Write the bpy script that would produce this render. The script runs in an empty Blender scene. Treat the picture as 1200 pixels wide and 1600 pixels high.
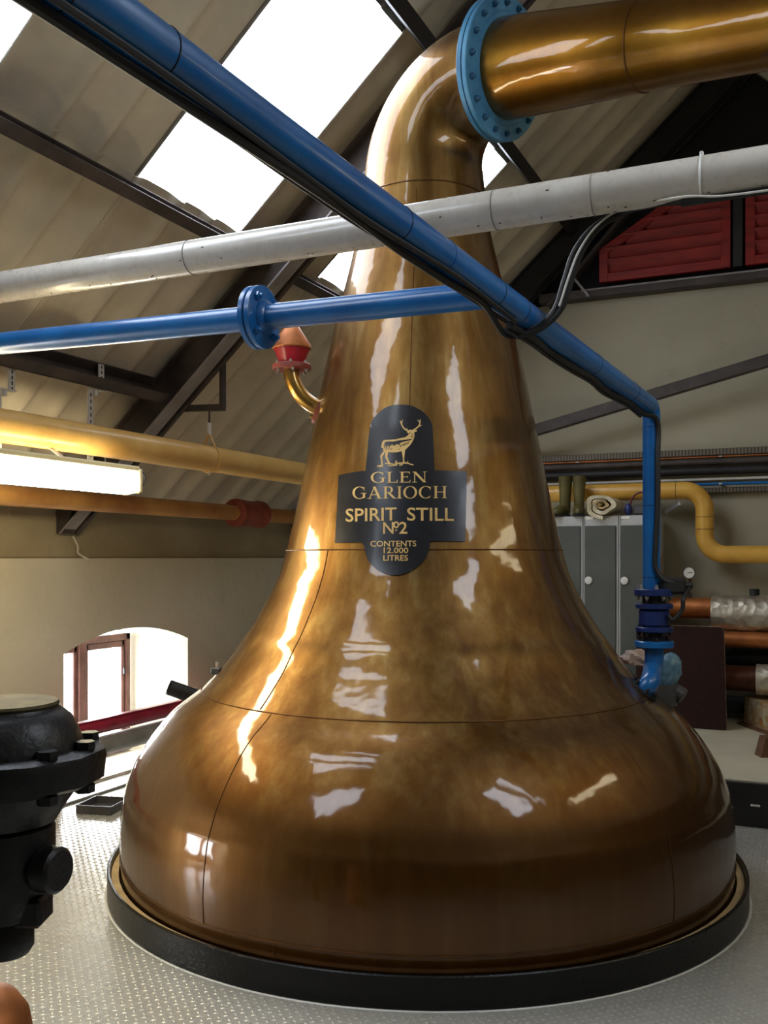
import bpy, bmesh, math, random
import numpy as np
from mathutils import Vector, Matrix
random.seed(7); rng = np.random.default_rng(7)
S = bpy.context.scene
COL = S.collection
R = math.radians

# ------------------------------------------------------------------ camera
FP, HOR, CZ = 1500.0, 870.0, 1.47          # focal length in px of 1200x1600, horizon row, eye height
YAW = R(24.5); sn, cs = math.sin(YAW), math.cos(YAW)
cd = bpy.data.cameras.new('camera'); cam = bpy.data.objects.new('camera', cd); COL.objects.link(cam)
cam.location = (0, 0, CZ); cam.rotation_euler = (R(90), 0, YAW)
cd.sensor_fit = 'VERTICAL'; cd.sensor_height = 36; cd.lens = 36*FP/1600
cd.shift_y = (HOR-800)/1600; cd.clip_start = .02; cd.clip_end = 200
S.camera = cam
# ------------------------------------------------------------------ sky and exposure
SKY = 24.0
wd = bpy.data.worlds.new('overcast_sky'); S.world = wd; wd.use_nodes = True
wn = wd.node_tree; bg = wn.nodes['Background']; bg.inputs[0].default_value = (.90, .95, 1, 1); bg.inputs[1].default_value = SKY
S.view_settings.view_transform = 'Standard'; S.view_settings.look = 'None'
S.view_settings.exposure = 0.35; S.view_settings.gamma = 1
S.view_settings.use_curve_mapping = False
LAMP = 24.0

def portal(name, corners):
    """sampling portal for the sky in an opening: four corners, normal (by order) points into the room"""
    a, b, c_, d = [Vector(v) for v in corners]
    u, v = (b-a), (d-a); n = u.cross(v).normalized()
    l = bpy.data.lights.new(name, 'AREA'); l.shape = 'RECTANGLE'; l.size = u.length; l.size_y = v.length
    l.cycles.is_portal = True
    o = bpy.data.objects.new(name, l); COL.objects.link(o)
    x = u.normalized(); z = -n; y = z.cross(x)
    M = Matrix((x, y, z)).transposed().to_4x4(); M.translation = (a+b+c_+d)/4
    o.matrix_world = M

# ------------------------------------------------------------------ photograph -> place
def ray(px, py):
    xc = (px-600)/FP
    return Vector((cs*xc-sn, sn*xc+cs, (HOR-py)/FP))
EYE = Vector((0, 0, CZ))
def at(px, py, Z): return EYE+ray(px, py)*Z
def onX(px, py, X): r = ray(px, py); return EYE+r*(X/r.x)
def onY(px, py, Y): r = ray(px, py); return EYE+r*(Y/r.y)
def onZ(px, py, z): r = ray(px, py); return EYE+r*((z-CZ)/r.z)
RIGHT = Vector((cs, sn, 0)); FWD = Vector((-sn, cs, 0)); UP = Vector((0, 0, 1))

# ------------------------------------------------------------------ materials
def lin(c): return tuple((v/255/12.92 if v/255 <= .04045 else ((v/255+.055)/1.055)**2.4) for v in c)+(1,)
class NT:
    def __init__(s, name):
        s.m = bpy.data.materials.new(name); s.m.use_nodes = True; s.t = s.m.node_tree; s.n = s.t.nodes
        s.b = s.n['Principled BSDF']; s.out = s.n['Material Output']
    def add(s, typ, **kw):
        n = s.n.new(typ)
        for k, v in kw.items(): setattr(n, k, v)
        return n
    def link(s, a, b): s.t.links.new(a, b)
    def coords(s, scale=(1, 1, 1), space='Object', rot=(0, 0, 0)):
        tc = s.add('ShaderNodeTexCoord'); mp = s.add('ShaderNodeMapping')
        mp.inputs['Scale'].default_value = scale; mp.inputs['Rotation'].default_value = rot
        s.link(tc.outputs[space], mp.inputs[0]); return mp.outputs[0]
    def noise(s, vec, scale, detail=4, rough=.55, dist=0):
        n = s.add('ShaderNodeTexNoise'); n.inputs['Scale'].default_value = scale; n.inputs['Detail'].default_value = detail
        n.inputs['Roughness'].default_value = rough; n.inputs['Distortion'].default_value = dist
        if vec: s.link(vec, n.inputs['Vector'])
        return n.outputs['Fac']
    def ramp(s, fac, stops):
        r = s.add('ShaderNodeValToRGB'); e = r.color_ramp.elements
        while len(e) < len(stops): e.new(.5)
        for i, (p, c) in enumerate(stops): e[i].position = p; e[i].color = c
        s.link(fac, r.inputs[0]); return r.outputs[0]
    def mix(s, fac, a, b, mode='MIX'):
        m = s.add('ShaderNodeMix', data_type='RGBA', blend_type=mode)
        if isinstance(fac, (int, float)): m.inputs[0].default_value = fac
        else: s.link(fac, m.inputs[0])
        for v, i in ((a, 6), (b, 7)):
            if isinstance(v, tuple): m.inputs[i].default_value = v
            else: s.link(v, m.inputs[i])
        return m.outputs[2]
    def rng(s, fac, a, b):
        m = s.add('ShaderNodeMapRange'); s.link(fac, m.inputs[0]); m.inputs[3].default_value = a; m.inputs[4].default_value = b
        return m.outputs[0]
    def bump(s, h, st, dist=.01):
        b = s.add('ShaderNodeBump'); b.inputs['Strength'].default_value = st; b.inputs['Distance'].default_value = dist
        s.link(h, b.inputs['Height']); s.link(b.outputs[0], s.b.inputs['Normal'])
    def set(s, **kw):
        for k, v in kw.items(): s.b.inputs[k].default_value = v

def paint(name, c1, c2=None, rough=.5, metal=0., scale=4., bump=0., bscale=40., coat=0., spec=.5, lo=.35, hi=.65, stretch=(1, 1, 1)):
    t = NT(name); v = t.coords(stretch)
    c2 = c2 or tuple(x*.8 for x in c1)
    f = t.noise(v, scale, 5, .6)
    t.link(t.ramp(f, [(lo, lin(c1)), (hi, lin(c2))]), t.b.inputs['Base Color'])
    f2 = t.noise(v, scale*5, 3)
    t.link(t.rng(f2, max(.02, rough-.08), min(1, rough+.1)), t.b.inputs['Roughness'])
    t.set(Metallic=metal); t.b.inputs['Specular IOR Level'].default_value = spec
    t.b.inputs['Coat Weight'].default_value = coat; t.b.inputs['Coat Roughness'].default_value = .12
    if bump: t.bump(t.noise(v, bscale, 3), bump)
    return t.m
def copper(name, ca, cb, cc, rough=.42, streak=(7, 7, .55), coat=1., wob=.05, low=None):
    t = NT(name)
    v = t.coords(streak); v1 = t.coords((1, 1, 1))
    f = t.noise(v, 1.6, 6, .6, .3); g = t.noise(v1, 1.7, 5, .6); h = t.noise(v, 9, 3)
    col = t.ramp(f, [(.32, lin(ca)), (.52, lin(cb)), (.72, lin(cc))])
    col = t.mix(t.rng(g, 0, .6), col, lin(cb), 'MIX')
    blot = t.ramp(t.noise(v1, 4.5, 6, .7, .4), [(.30, (.55, .5, .45, 1)), (.55, (1, 1, 1, 1))])
    col = t.mix(.55, col, blot, 'MULTIPLY')
    col = t.mix(t.rng(h, 0, .22), col, lin(ca))
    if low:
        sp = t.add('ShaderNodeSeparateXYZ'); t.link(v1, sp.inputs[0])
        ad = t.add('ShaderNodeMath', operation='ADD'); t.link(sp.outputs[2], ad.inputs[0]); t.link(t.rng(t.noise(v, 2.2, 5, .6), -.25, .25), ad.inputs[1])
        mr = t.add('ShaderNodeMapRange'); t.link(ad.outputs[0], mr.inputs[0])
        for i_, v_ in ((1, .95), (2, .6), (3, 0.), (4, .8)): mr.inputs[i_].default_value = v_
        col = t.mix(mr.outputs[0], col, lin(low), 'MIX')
    t.link(col, t.b.inputs['Base Color'])
    t.link(t.rng(t.noise(v, 5, 5, .7), rough-.07, rough+.13), t.b.inputs['Roughness'])
    t.set(Metallic=1.0); t.b.inputs['Coat Weight'].default_value = coat*.75; t.b.inputs['Coat Roughness'].default_value = .07
    if wob:
        b = t.add('ShaderNodeBump'); b.inputs['Strength'].default_value = wob; b.inputs['Distance'].default_value = .05
        t.link(t.noise(v1, 7, 2), b.inputs['Height']); t.link(b.outputs[0], t.b.inputs['Normal'])
        t.link(b.outputs[0], t.b.inputs['Coat Normal'])
    return t.m
def emit(name, c, st):
    t = NT(name); t.set(**{'Base Color': c, 'Emission Color': c, 'Emission Strength': st}); return t.m
def glass(name, tint=(1, 1, 1, 1), gl=.08):
    t = NT(name); tr = t.add('ShaderNodeBsdfTransparent'); tr.inputs[0].default_value = tint
    g = t.add('ShaderNodeBsdfGlossy'); g.inputs[1].default_value = .05
    m = t.add('ShaderNodeMixShader'); m.inputs[0].default_value = gl
    t.link(tr.outputs[0], m.inputs[1]); t.link(g.outputs[0], m.inputs[2]); t.link(m.outputs[0], t.out.inputs[0]); return t.m

M = {}
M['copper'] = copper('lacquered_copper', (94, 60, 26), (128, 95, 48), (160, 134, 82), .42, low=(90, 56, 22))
M['copper_arm'] = copper('lacquered_copper_arm', (126, 82, 24), (142, 100, 32), (158, 120, 46), .38, (2, 2, 2), 1., .03)
M['brass'] = copper('old_brass', (150, 110, 46), (164, 126, 56), (180, 146, 74), .3, (3, 3, 3), 1., .03)
M['seam'] = paint('dark_weld_copper', (112, 74, 34), (84, 54, 26), .5, .8, 9)
M['raw_copper'] = paint('raw_copper_pipe', (190, 118, 64), (150, 88, 48), .45, .6, 6)
M['ochre_copper'] = paint('ochre_copper_pipe', (198, 150, 84), (152, 98, 54), .42, .2, 2)
M['dull_copper'] = paint('dull_copper_pipe', (96, 52, 32), (60, 32, 22), .45, .6, 6)
M['blue'] = paint('blue_gloss_paint', (24, 106, 172), (18, 88, 150), .3, 0, 5, coat=.3)
M['blue_dark'] = paint('dark_blue_paint', (28, 52, 112), (18, 34, 78), .4, 0, 8)
M['blue_light'] = paint('pale_blue_paint', (84, 148, 184), (62, 120, 160), .4, 0, 8)
M['blue_bolt'] = paint('slate_blue_bolt', (48, 98, 132), (34, 76, 106), .4, 0, 8)
M['blue_wrap'] = paint('pale_blue_plastic_wrap', (112, 152, 168), (64, 104, 126), .4, 0, 30, bump=.5, bscale=14)
M['white_pipe'] = paint('dirty_white_gloss_paint', (206, 200, 190), (186, 178, 164), .28, 0, 9, coat=.3, lo=.3, hi=.75)
M['dirt'] = paint('brown_grime', (92, 74, 52), (70, 56, 40), .8)
M['white_joint'] = paint('grey_pipe_joint', (150, 142, 128), (120, 112, 100), .6)
M['yellow'] = paint('ochre_pipe_paint', (226, 176, 78), (206, 152, 58), .38, 0, 5, coat=.15)
M['pale_yellow'] = paint('cream_ochre_pipe_paint', (222, 180, 106), (206, 160, 84), .36, 0, 5, coat=.2)
M['black'] = paint('black_bitumen_paint', (13, 13, 14), (8, 8, 9), .3, 0, 12, bump=.25, bscale=60, spec=.3)
M['black_matt'] = paint('black_rubber', (30, 29, 28), (18, 17, 17), .55, 0, 20)
M['cast_black'] = paint('black_cast_iron', (28, 28, 30), (15, 15, 17), .42, .1, 14, bump=.2, bscale=70)
M['brass_plate'] = paint('worn_brass_plate', (96, 84, 48), (36, 33, 24), .6, .4, 16)
M['beam'] = paint('dark_brown_steel', (74, 64, 58), (50, 42, 38), .6, 0, 6)
M['beam_gray'] = paint('pale_grey_steel', (150, 146, 146), (120, 114, 112), .5, 0, 5)
M['beam_black'] = paint('black_steel', (34, 32, 32), (22, 20, 20), .6, 0, 6)
M['sheet'] = None
M['wall'] = None
M['red'] = paint('red_gloss_paint', (176, 28, 44), (150, 20, 34), .35, 0, 6, coat=.3)
M['red_rust'] = paint('red_oxide_paint', (150, 66, 48), (112, 48, 36), .5, 0, 12)
M['red_pipe'] = paint('dark_red_pipe_paint', (158, 32, 60), (128, 22, 44), .35, 0, 6, coat=.3)
M['red_wood'] = paint('red_stained_wood', (150, 34, 24), (112, 22, 16), .55, 0, 3, stretch=(1, 1, 9))
M['grey_pipe'] = paint('grey_pipe_paint', (140, 136, 130), (116, 112, 106), .45, 0, 5)
M['galv'] = paint('galvanised_steel', (218, 216, 208), (196, 194, 186), .45, .1, 14)
M['slot'] = paint('slot_shadow_steel', (40, 38, 36), (30, 28, 26), .7)
M['bolt'] = paint('zinc_bolt', (200, 198, 192), (150, 148, 142), .35, .7, 30)
M['frame'] = paint('brown_window_paint', (118, 82, 74), (92, 62, 56), .5, 0, 12)
M['locker'] = paint('locker_light_grey', (196, 196, 194), (178, 178, 176), .4, 0, 3)
M['locker_door'] = paint('locker_dark_grey', (84, 88, 84), (72, 76, 72), .42, 0, 3)
M['white_plastic'] = paint('white_plastic', (228, 226, 218), (210, 208, 200), .35, 0, 8)
M['boot'] = paint('olive_rubber', (96, 88, 46), (74, 66, 34), .42, 0, 7)
M['towel'] = paint('cream_towel', (214, 202, 172), (184, 170, 138), .95, 0, 16, bump=.5, bscale=110)
M['towel2'] = paint('tan_towel', (186, 160, 112), (160, 134, 90), .95, 0, 16, bump=.5, bscale=110)
M['cloth'] = paint('pale_pink_cloth', (226, 202, 190), (200, 176, 164), .95, 0, 12, bump=.4, bscale=60)
M['band_red'] = paint('maroon_plastic', (110, 28, 26), (80, 20, 20), .4)
M['blue_cup'] = paint('navy_plastic', (44, 58, 116), (34, 44, 92), .35)
M['grey_cup'] = paint('grey_plastic', (86, 84, 84), (66, 64, 64), .5)
M['board'] = paint('dark_red_brown_board', (44, 16, 9), (34, 12, 7), .6, 0, 30, spec=.25)
M['board_edge'] = paint('chipped_board_edge', (150, 128, 110), (90, 62, 48), .8, 0, 30)
M['foil'] = None
M['rust_foil'] = None
M['wood'] = paint('brown_timber', (112, 74, 46), (84, 54, 32), .6, 0, 10)
M['concrete'] = paint('cream_floor_paint', (206, 198, 172), (192, 184, 158), .55, 0, 3, bump=.08, bscale=90)
M['packing'] = paint('beige_packing', (188, 164, 122), (160, 136, 98), .85, 0, 9, bump=.3, bscale=40)
M['sign'] = paint('black_sign_paint', (30, 30, 36), (24, 24, 28), .3, 0, 5, coat=.2)
M['gold'] = paint('gold_sign_paint', (226, 190, 120), (212, 174, 102), .45, 0, 30)
M['gauge_face'] = paint('gauge_white_face', (232, 230, 220), (224, 222, 212), .4)
M['glass'] = glass('window_glass', (1, 1, 1, 1), .06)
M['rooflight'] = glass('rooflight_sheet', (.55, .56, .58, 1), .04)
M['tube_light'] = emit('lit_fluorescent_diffuser', (1, .87, .58, 1), LAMP)
M['tube_light_dim'] = emit('dimmed_fluorescent_diffuser', (1, .87, .58, 1), 7.0)  # dimmer copy of the same diffuser, keeps the gable wall darker
M['lamp_cap'] = paint('cream_lamp_cap', (238, 224, 176), (226, 210, 160), .4)

def mk_sheet():
    t = NT('weathered_fibre_cement'); v = t.coords((1, 1, 1)); v2 = t.coords((1, 5, 1))
    a = t.noise(v, 1.3, 6, .65, .3); b = t.noise(v2, 2.2, 5, .6); d = t.noise(v, 9, 4)
    c = t.ramp(a, [(.28, lin((176, 166, 152))), (.5, lin((206, 196, 176))), (.72, lin((220, 210, 190)))])
    c = t.mix(t.rng(b, 0, .45), c, lin((178, 166, 130)))
    c = t.mix(t.rng(d, 0, .3), c, lin((148, 136, 118)))
    t.link(c, t.b.inputs['Base Color']); t.set(Roughness=.8); t.bump(t.noise(v, 60, 3), .15, .004); return t.m
M['sheet'] = mk_sheet()
def mk_wall(name, c1, c2, stain):
    t = NT(name); v = t.coords()
    a = t.noise(v, 1.1, 6, .6, .2); b = t.noise(v, 5, 6, .7); d = t.noise(v, 22, 4)
    c = t.ramp(a, [(.3, lin(c1)), (.7, lin(c2))])
    c = t.mix(t.ramp(b, [(.62, (0, 0, 0, 1)), (.8, (.5, .5, .5, 1))]), c, lin(stain))
    t.link(c, t.b.inputs['Base Color']); t.set(Roughness=.75)
    h = t.add('ShaderNodeMath', operation='ADD'); t.link(a, h.inputs[0]); t.link(t.rng(d, 0, .25), h.inputs[1])
    t.bump(h.outputs[0], .35, .03); return t.m
M['wall'] = mk_wall('old_white_limewash', (208, 202, 184), (194, 186, 164), (150, 140, 116))
M['wall_gable'] = mk_wall('aged_cream_limewash', (170, 163, 140), (154, 147, 124), (120, 110, 88))
M['wall_dirty'] = mk_wall('stained_limewash', (176, 164, 136), (146, 132, 104), (104, 90, 66))
M['gable_black'] = paint('unlit_gable_black', (26, 24, 26), (16, 15, 16), .8, 0, 4)
M['dim_wall'] = mk_wall('dim_unseen_wall', (84, 72, 60), (64, 54, 44), (48, 42, 34))  # dark colour stands in for the unlit side of the room behind the camera
def mk_foil(name, c1, c2, metal):
    t = NT(name); v = t.coords()
    a = t.noise(v, 10, 3, .5, 1.2); vo = t.add('ShaderNodeTexVoronoi'); vo.inputs['Scale'].default_value = 16; t.link(v, vo.inputs['Vector'])
    c = t.ramp(a, [(.35, lin(c1)), (.65, lin(c2))]); t.link(c, t.b.inputs['Base Color'])
    t.set(Metallic=metal, Roughness=.45); t.bump(vo.outputs['Distance'], .35, .03); return t.m
M['foil'] = mk_foil('crumpled_foil', (214, 206, 190), (186, 176, 158), .85)
M['rust_foil'] = mk_foil('rusty_foil', (206, 194, 164), (186, 130, 62), .5)
def mk_deck():
    t = NT('painted_tread_plate'); v = t.coords()
    a = t.noise(v, 1.2, 5, .6); b = t.noise(v, 7, 5, .65)
    c = t.ramp(a, [(.3, lin((196, 194, 186))), (.7, lin((178, 176, 166)))])
    c = t.mix(t.ramp(b, [(.55, (0, 0, 0, 1)), (.8, (.35, .35, .35, 1))]), c, lin((150, 142, 126)))
    t.link(c, t.b.inputs['Base Color']); t.link(t.rng(b, .20, .34), t.b.inputs['Roughness'])
    t.set(Metallic=.35); return t.m
M['deck'] = mk_deck()
def mk_perf():
    t = NT('perforated_tray'); v = t.coords((1, 1, 1))
    sx = t.add('ShaderNodeSeparateXYZ'); t.link(v, sx.inputs[0])
    w = t.add('ShaderNodeMath', operation='FRACT'); m = t.add('ShaderNodeMath', operation='MULTIPLY'); m.inputs[1].default_value = 40
    t.link(sx.outputs[0], m.inputs[0]); t.link(m.outputs[0], w.inputs[0])
    g = t.add('ShaderNodeMath', operation='GREATER_THAN'); g.inputs[1].default_value = .55; t.link(w.outputs[0], g.inputs[0])
    c = t.mix(g.outputs[0], lin((112, 102, 86)), lin((70, 62, 54)))
    t.link(c, t.b.inputs['Base Color']); t.set(Roughness=.5, Metallic=.3); return t.m
M['perf'] = mk_perf()

# ------------------------------------------------------------------ mesh building
def basis(n, up=UP):
    n = Vector(n).normalized(); u = Vector(up)
    if abs(n.dot(u)) > .98: u = Vector((1, 0, 0))
    x = u.cross(n).normalized(); y = n.cross(x)
    return x, y, n
def frame(o, n, up=UP):
    x, y, z = basis(n, up); m = Matrix((x, y, z)).transposed().to_4x4(); m.translation = Vector(o); return m
class MB:
    def __init__(s): s.v = []; s.f = []
    def put(s, vs, fs):
        k = len(s.v); s.v += [Vector(p) for p in vs]; s.f += [tuple(i+k for i in f) for f in fs]; return s
    def box(s, c, size, M_=None, bev=.004):
        c = Vector(c); hx, hy, hz = [d/2 for d in size]; b = min(bev, hx*.45, hy*.45, hz*.45)
        vs = []; idx = {}
        for sx in (-1, 1):
            for sy in (-1, 1):
                for sz in (-1, 1):
                    for ax in range(3):
                        h = [hx-b, hy-b, hz-b]; h[ax] += b
                        idx[(sx, sy, sz, ax)] = len(vs); vs.append(Vector((sx*h[0], sy*h[1], sz*h[2])))
        fs = []
        for ax in range(3):
            o = [(1, 2), (2, 0), (0, 1)][ax]
            for sg in (-1, 1):
                q = []
                for (p, r_) in ((-1, -1), (1, -1), (1, 1), (-1, 1)):
                    k = [0, 0, 0]; k[ax] = sg; k[o[0]] = p; k[o[1]] = r_; q.append(idx[(*k, ax)])
                fs.append(q if sg > 0 else q[::-1])
            for p in (-1, 1):
                for r_ in (-1, 1):
                    k0 = [0, 0, 0]; k0[o[0]] = p; k0[o[1]] = r_; k1 = k0[:]; k0[ax] = -1; k1[ax] = 1
                    q = [idx[(*k0, o[0])], idx[(*k1, o[0])], idx[(*k1, o[1])], idx[(*k0, o[1])]]
                    fs.append(q if p*r_ < 0 else q[::-1])
        for sx in (-1, 1):
            for sy in (-1, 1):
                for sz in (-1, 1):
                    q = [idx[(sx, sy, sz, a)] for a in range(3)]; fs.append(q if sx*sy*sz > 0 else q[::-1])
        vs = [(M_ @ (v)+c if M_ is not None and len(M_) == 3 else (M_ @ (v+c) if M_ is not None else v+c)) for v in vs]
        return s.put(vs, fs)
    def bar(s, a, b, w, h, up=UP, bev=.004):
        a, b = Vector(a), Vector(b); d = b-a; x, y, z = basis(d, up)
        M3 = Matrix((x, y, z)).transposed()
        return s.box((a+b)/2, (w, h, d.length), M3, bev)
    def tube(s, path, rad, seg=20, caps=True, inner=None):
        P = [Vector(p) for p in path]; n = len(P)
        rad = list(rad) if hasattr(rad, '__len__') else [rad]*n
        T = [(P[min(i+1, n-1)]-P[max(i-1, 0)]).normalized() for i in range(n)]
        x, y, _ = basis(T[0]); vs = []
        for i in range(n):
            if i:
                ax = T[i-1].cross(T[i])
                if ax.length > 1e-7:
                    q = Matrix.Rotation(T[i-1].angle(T[i]), 3, ax.normalized()); x = q @ x; y = q @ y
            vs += [P[i]+(x*math.cos(2*math.pi*k/seg)+y*math.sin(2*math.pi*k/seg))*rad[i] for k in range(seg)]
        fs = [(i*seg+k, i*seg+(k+1) % seg, (i+1)*seg+(k+1) % seg, (i+1)*seg+k) for i in range(n-1) for k in range(seg)]
        if caps: fs += [tuple(range(seg))[::-1], tuple((n-1)*seg+k for k in range(seg))]
        return s.put(vs, fs)
    def lathe(s, prof, o=(0, 0, 0), axis=UP, seg=32, caps=True):
        """prof: (height along axis, radius)"""
        m = frame(o, axis); n = len(prof); vs = []
        for h, r in prof: vs += [m @ Vector((r*math.cos(2*math.pi*k/seg), r*math.sin(2*math.pi*k/seg), h)) for k in range(seg)]
        fs = [(i*seg+k, i*seg+(k+1) % seg, (i+1)*seg+(k+1) % seg, (i+1)*seg+k) for i in range(n-1) for k in range(seg)]
        if caps: fs += [tuple(range(seg))[::-1], tuple((n-1)*seg+k for k in range(seg))]
        return s.put(vs, fs)
    def prism(s, poly, depth, m):
        """poly in the local xy plane of matrix m, extruded +z by depth"""
        n = len(poly); vs = [m @ Vector((x, y, 0)) for x, y in poly]+[m @ Vector((x, y, depth)) for x, y in poly]
        fs = [tuple(range(n))[::-1], tuple(range(n, 2*n))]+[(k, (k+1) % n, n+(k+1) % n, n+k) for k in range(n)]
        return s.put(vs, fs)
    def ball(s, c, r, seg=20, rings=12, M_=None):
        c = Vector(c); r = r if hasattr(r, '__len__') else (r, r, r); vs = []; 
        for i in range(rings+1):
            a = math.pi*i/rings
            for k in range(seg):
                p = Vector((r[0]*math.sin(a)*math.cos(2*math.pi*k/seg), r[1]*math.sin(a)*math.sin(2*math.pi*k/seg), r[2]*math.cos(a)))
                vs.append(c+(M_ @ p if M_ is not None else p))
        fs = [(i*seg+k, (i+1)*seg+k, (i+1)*seg+(k+1) % seg, i*seg+(k+1) % seg) for i in range(rings) for k in range(seg)]
        return s.put(vs, fs)
    def mesh(s, name, mat, org=Vector((0, 0, 0)), smooth=True, sharp=35, weld=True):
        me = bpy.data.meshes.new(name); me.from_pydata([tuple(v-org) for v in s.v], [], s.f)
        if weld:
            bm = bmesh.new(); bm.from_mesh(me); bmesh.ops.remove_doubles(bm, verts=bm.verts, dist=1e-5)
            bmesh.ops.recalc_face_normals(bm, faces=bm.faces); bm.to_mesh(me); bm.free()
        me.materials.append(mat)
        if smooth:
            me.polygons.foreach_set('use_smooth', [True]*len(me.polygons)); me.set_sharp_from_angle(angle=R(sharp))
        me.update(); return me
    def build(s, name, mat, parent=None, **kw):
        mat = M[mat] if isinstance(mat, str) else mat
        if parent is None:
            lo = Vector([min(v[i] for v in s.v) for i in range(3)]); hi = Vector([max(v[i] for v in s.v) for i in range(3)])
            org = Vector(((lo.x+hi.x)/2, (lo.y+hi.y)/2, lo.z))
        else: org = Vector(parent['_o'])
        o = bpy.data.objects.new(name, s.mesh(name, mat, org, **kw)); COL.objects.link(o)
        if parent is None: o.location = org
        else: o.parent = parent
        o['_o'] = tuple(org); return o
def inst(me, name, parent, mw):
    o = bpy.data.objects.new(name, me); COL.objects.link(o); o.parent = parent
    o.matrix_local = Matrix.Translation(-Vector(parent['_o'])) @ mw; o['_o'] = parent['_o']; return o
def tag(o, label, cat, group=None):
    o['label'] = label; o['category'] = cat
    if group: o['group'] = group
    return o
def thing(name, loc, label=None, cat=None, group=None, kind=None):
    o = bpy.data.objects.new(name, None); COL.objects.link(o); o.location = Vector(loc); o['_o'] = tuple(Vector(loc))
    o.empty_display_size = .1
    if label: tag(o, label, cat, group)
    if kind: o['kind'] = kind
    return o
def struct(o): o['kind'] = 'structure'; return o
def fillet(pts, rad, n=8):
    P = [Vector(p) for p in pts]; out = [P[0]]
    rad = rad if hasattr(rad, '__len__') else [rad]*(len(P)-2)
    for i in range(1, len(P)-1):
        a = (P[i-1]-P[i]).normalized(); b = (P[i+1]-P[i]).normalized(); th = a.angle(b)
        d = rad[i-1]/math.tan(th/2); c = P[i]+(a+b).normalized()*(rad[i-1]/math.sin(th/2))
        p0 = P[i]+a*d; p1 = P[i]+b*d; u = p0-c; w = p1-c; tot = u.angle(w); ax = u.cross(w).normalized()
        for k in range(n+1): out.append(c+Matrix.Rotation(tot*k/n, 3, ax) @ u)
    out.append(P[-1]); return out
def smooth_path(pts, n=8):
    P = [Vector(p) for p in pts]; P = [P[0]*2-P[1]]+P+[P[-1]*2-P[-2]]; out = []
    for i in range(1, len(P)-2):
        for k in range(n):
            t = k/n; a, b, c, d = P[i-1:i+3]
            out.append(.5*((2*b)+(c-a)*t+(2*a-5*b+4*c-d)*t*t+(3*b-a-3*c+d)*t**3))
    out.append(P[-2]); return out
# shared small meshes (local +Z is the way the head points)
hexp = lambda r: [(r*math.cos(R(60*k)), r*math.sin(R(60*k))) for k in range(6)]
def bolt_mesh(r, h, mat, shank=0., stub=True):
    b = MB().prism(hexp(r), h, Matrix.Identity(4))
    if stub: b.lathe([(h, r*.55), (h+r*.7, r*.55), (h+r*.8, r*.4)], seg=10)
    if shank: b.lathe([(-shank, r*.5), (0, r*.5)], seg=10)
    return b.mesh('bolt', M[mat], weld=False)
def ring_of(me, name, parent, o, axis, rad, n, ph=0.):
    x, y, z = basis(axis)
    for k in range(n):
        a = 2*math.pi*k/n+ph; inst(me, name, parent, frame(Vector(o)+(x*math.cos(a)+y*math.sin(a))*rad, axis))

# ================================================================== THE SETTING
XL, XLU, XO = -4.29, -4.35, -4.85          # left wall: lower face, upper face, outside
YB, XR, YF = 7.78, 3.17, -5.2              # back wall, right wall, wall behind the camera
RZ, RX, RS = 4.105, -1.836, .901           # roof plane  z = RZ + RS*(X-RX)
XRIDGE = -.59
def roofz(x): return RZ+RS*((x if x < XRIDGE else 2*XRIDGE-x)-RX)
ZE, ZRIDGE = roofz(XLU), roofz(XRIDGE)
AXC = Vector((-1.714, 4.215, 0))           # still axis on the deck

# floor deck with raised studs
fl = struct(MB().box(((XO+XR+.4)/2, (YF+YB)/2, -.06), (XR+.4-XO, YB-YF+.8, .12)).build('floor', 'deck'))
def studs():
    a = R(45.5); e1 = np.array([math.cos(R(90)+a-R(0)), math.sin(R(90)+a)]); e2 = np.array([e1[1], -e1[0]])
    p = .0275; n = 300
    I, J = np.meshgrid(np.arange(-n, n), np.arange(-n, n)); I = I.ravel(); J = J.ravel()
    c = np.array([-1.6, 3.0])+I[:, None]*p*e1+J[:, None]*p*e2
    xc = cs*c[:, 0]+sn*c[:, 1]; Z = -sn*c[:, 0]+cs*c[:, 1]
    rr = np.hypot(c[:, 0]-AXC.x, c[:, 1]-AXC.y)
    px = 600+FP*xc/np.maximum(Z, .1)
    m = (Z > 1.7) & (Z < 6.4) & (px > -420) & (px < 1900) & (rr > 1.46) & (c[:, 0] > XL+.28) & (rr < 6)
    m &= ~((Z > 4.6) & (np.abs(px-670) < 380))
    m &= ~((c[:, 0] > -1.1) & (c[:, 1] > 5.55))
    c = c[m]; par = ((I+J) % 2)[m]
    l, w, h = .0125, .0042, .0026
    base = np.array([(-l, 0, 0), (0, -w, 0), (l, 0, 0), (0, w, 0), (-.45*l, 0, h), (.45*l, 0, h)])
    V = np.zeros((len(c), 6, 3))
    for q in (0, 1):
        u, v = (e1, e2) if q == 0 else (e2, e1)
        k = par == q
        V[k, :, :2] = c[k][:, None, :]+base[None, :, :1]*u+base[None, :, 1:2]*v; V[k, :, 2] = base[:, 2]
    F_ = np.array([(0, 1, 4), (1, 5, 4), (1, 2, 5), (2, 3, 5), (3, 4, 5), (3, 0, 4)])
    F_ = (F_[None]+6*np.arange(len(c))[:, None, None]).reshape(-1, 3)
    me = bpy.data.meshes.new('tread_studs'); me.from_pydata((V.reshape(-1, 3)-np.array(fl['_o'])).tolist(), [], F_.tolist())
    me.polygons.foreach_set('use_smooth', [True]*len(me.polygons)); me.materials.append(M['deck'])
    bm = bmesh.new(); bm.from_mesh(me); bmesh.ops.recalc_face_normals(bm, faces=bm.faces); bm.to_mesh(me); bm.free()
    o = bpy.data.objects.new('tread_stud', me); COL.objects.link(o); o.parent = fl; o['kind'] = 'stuff'
studs()

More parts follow.
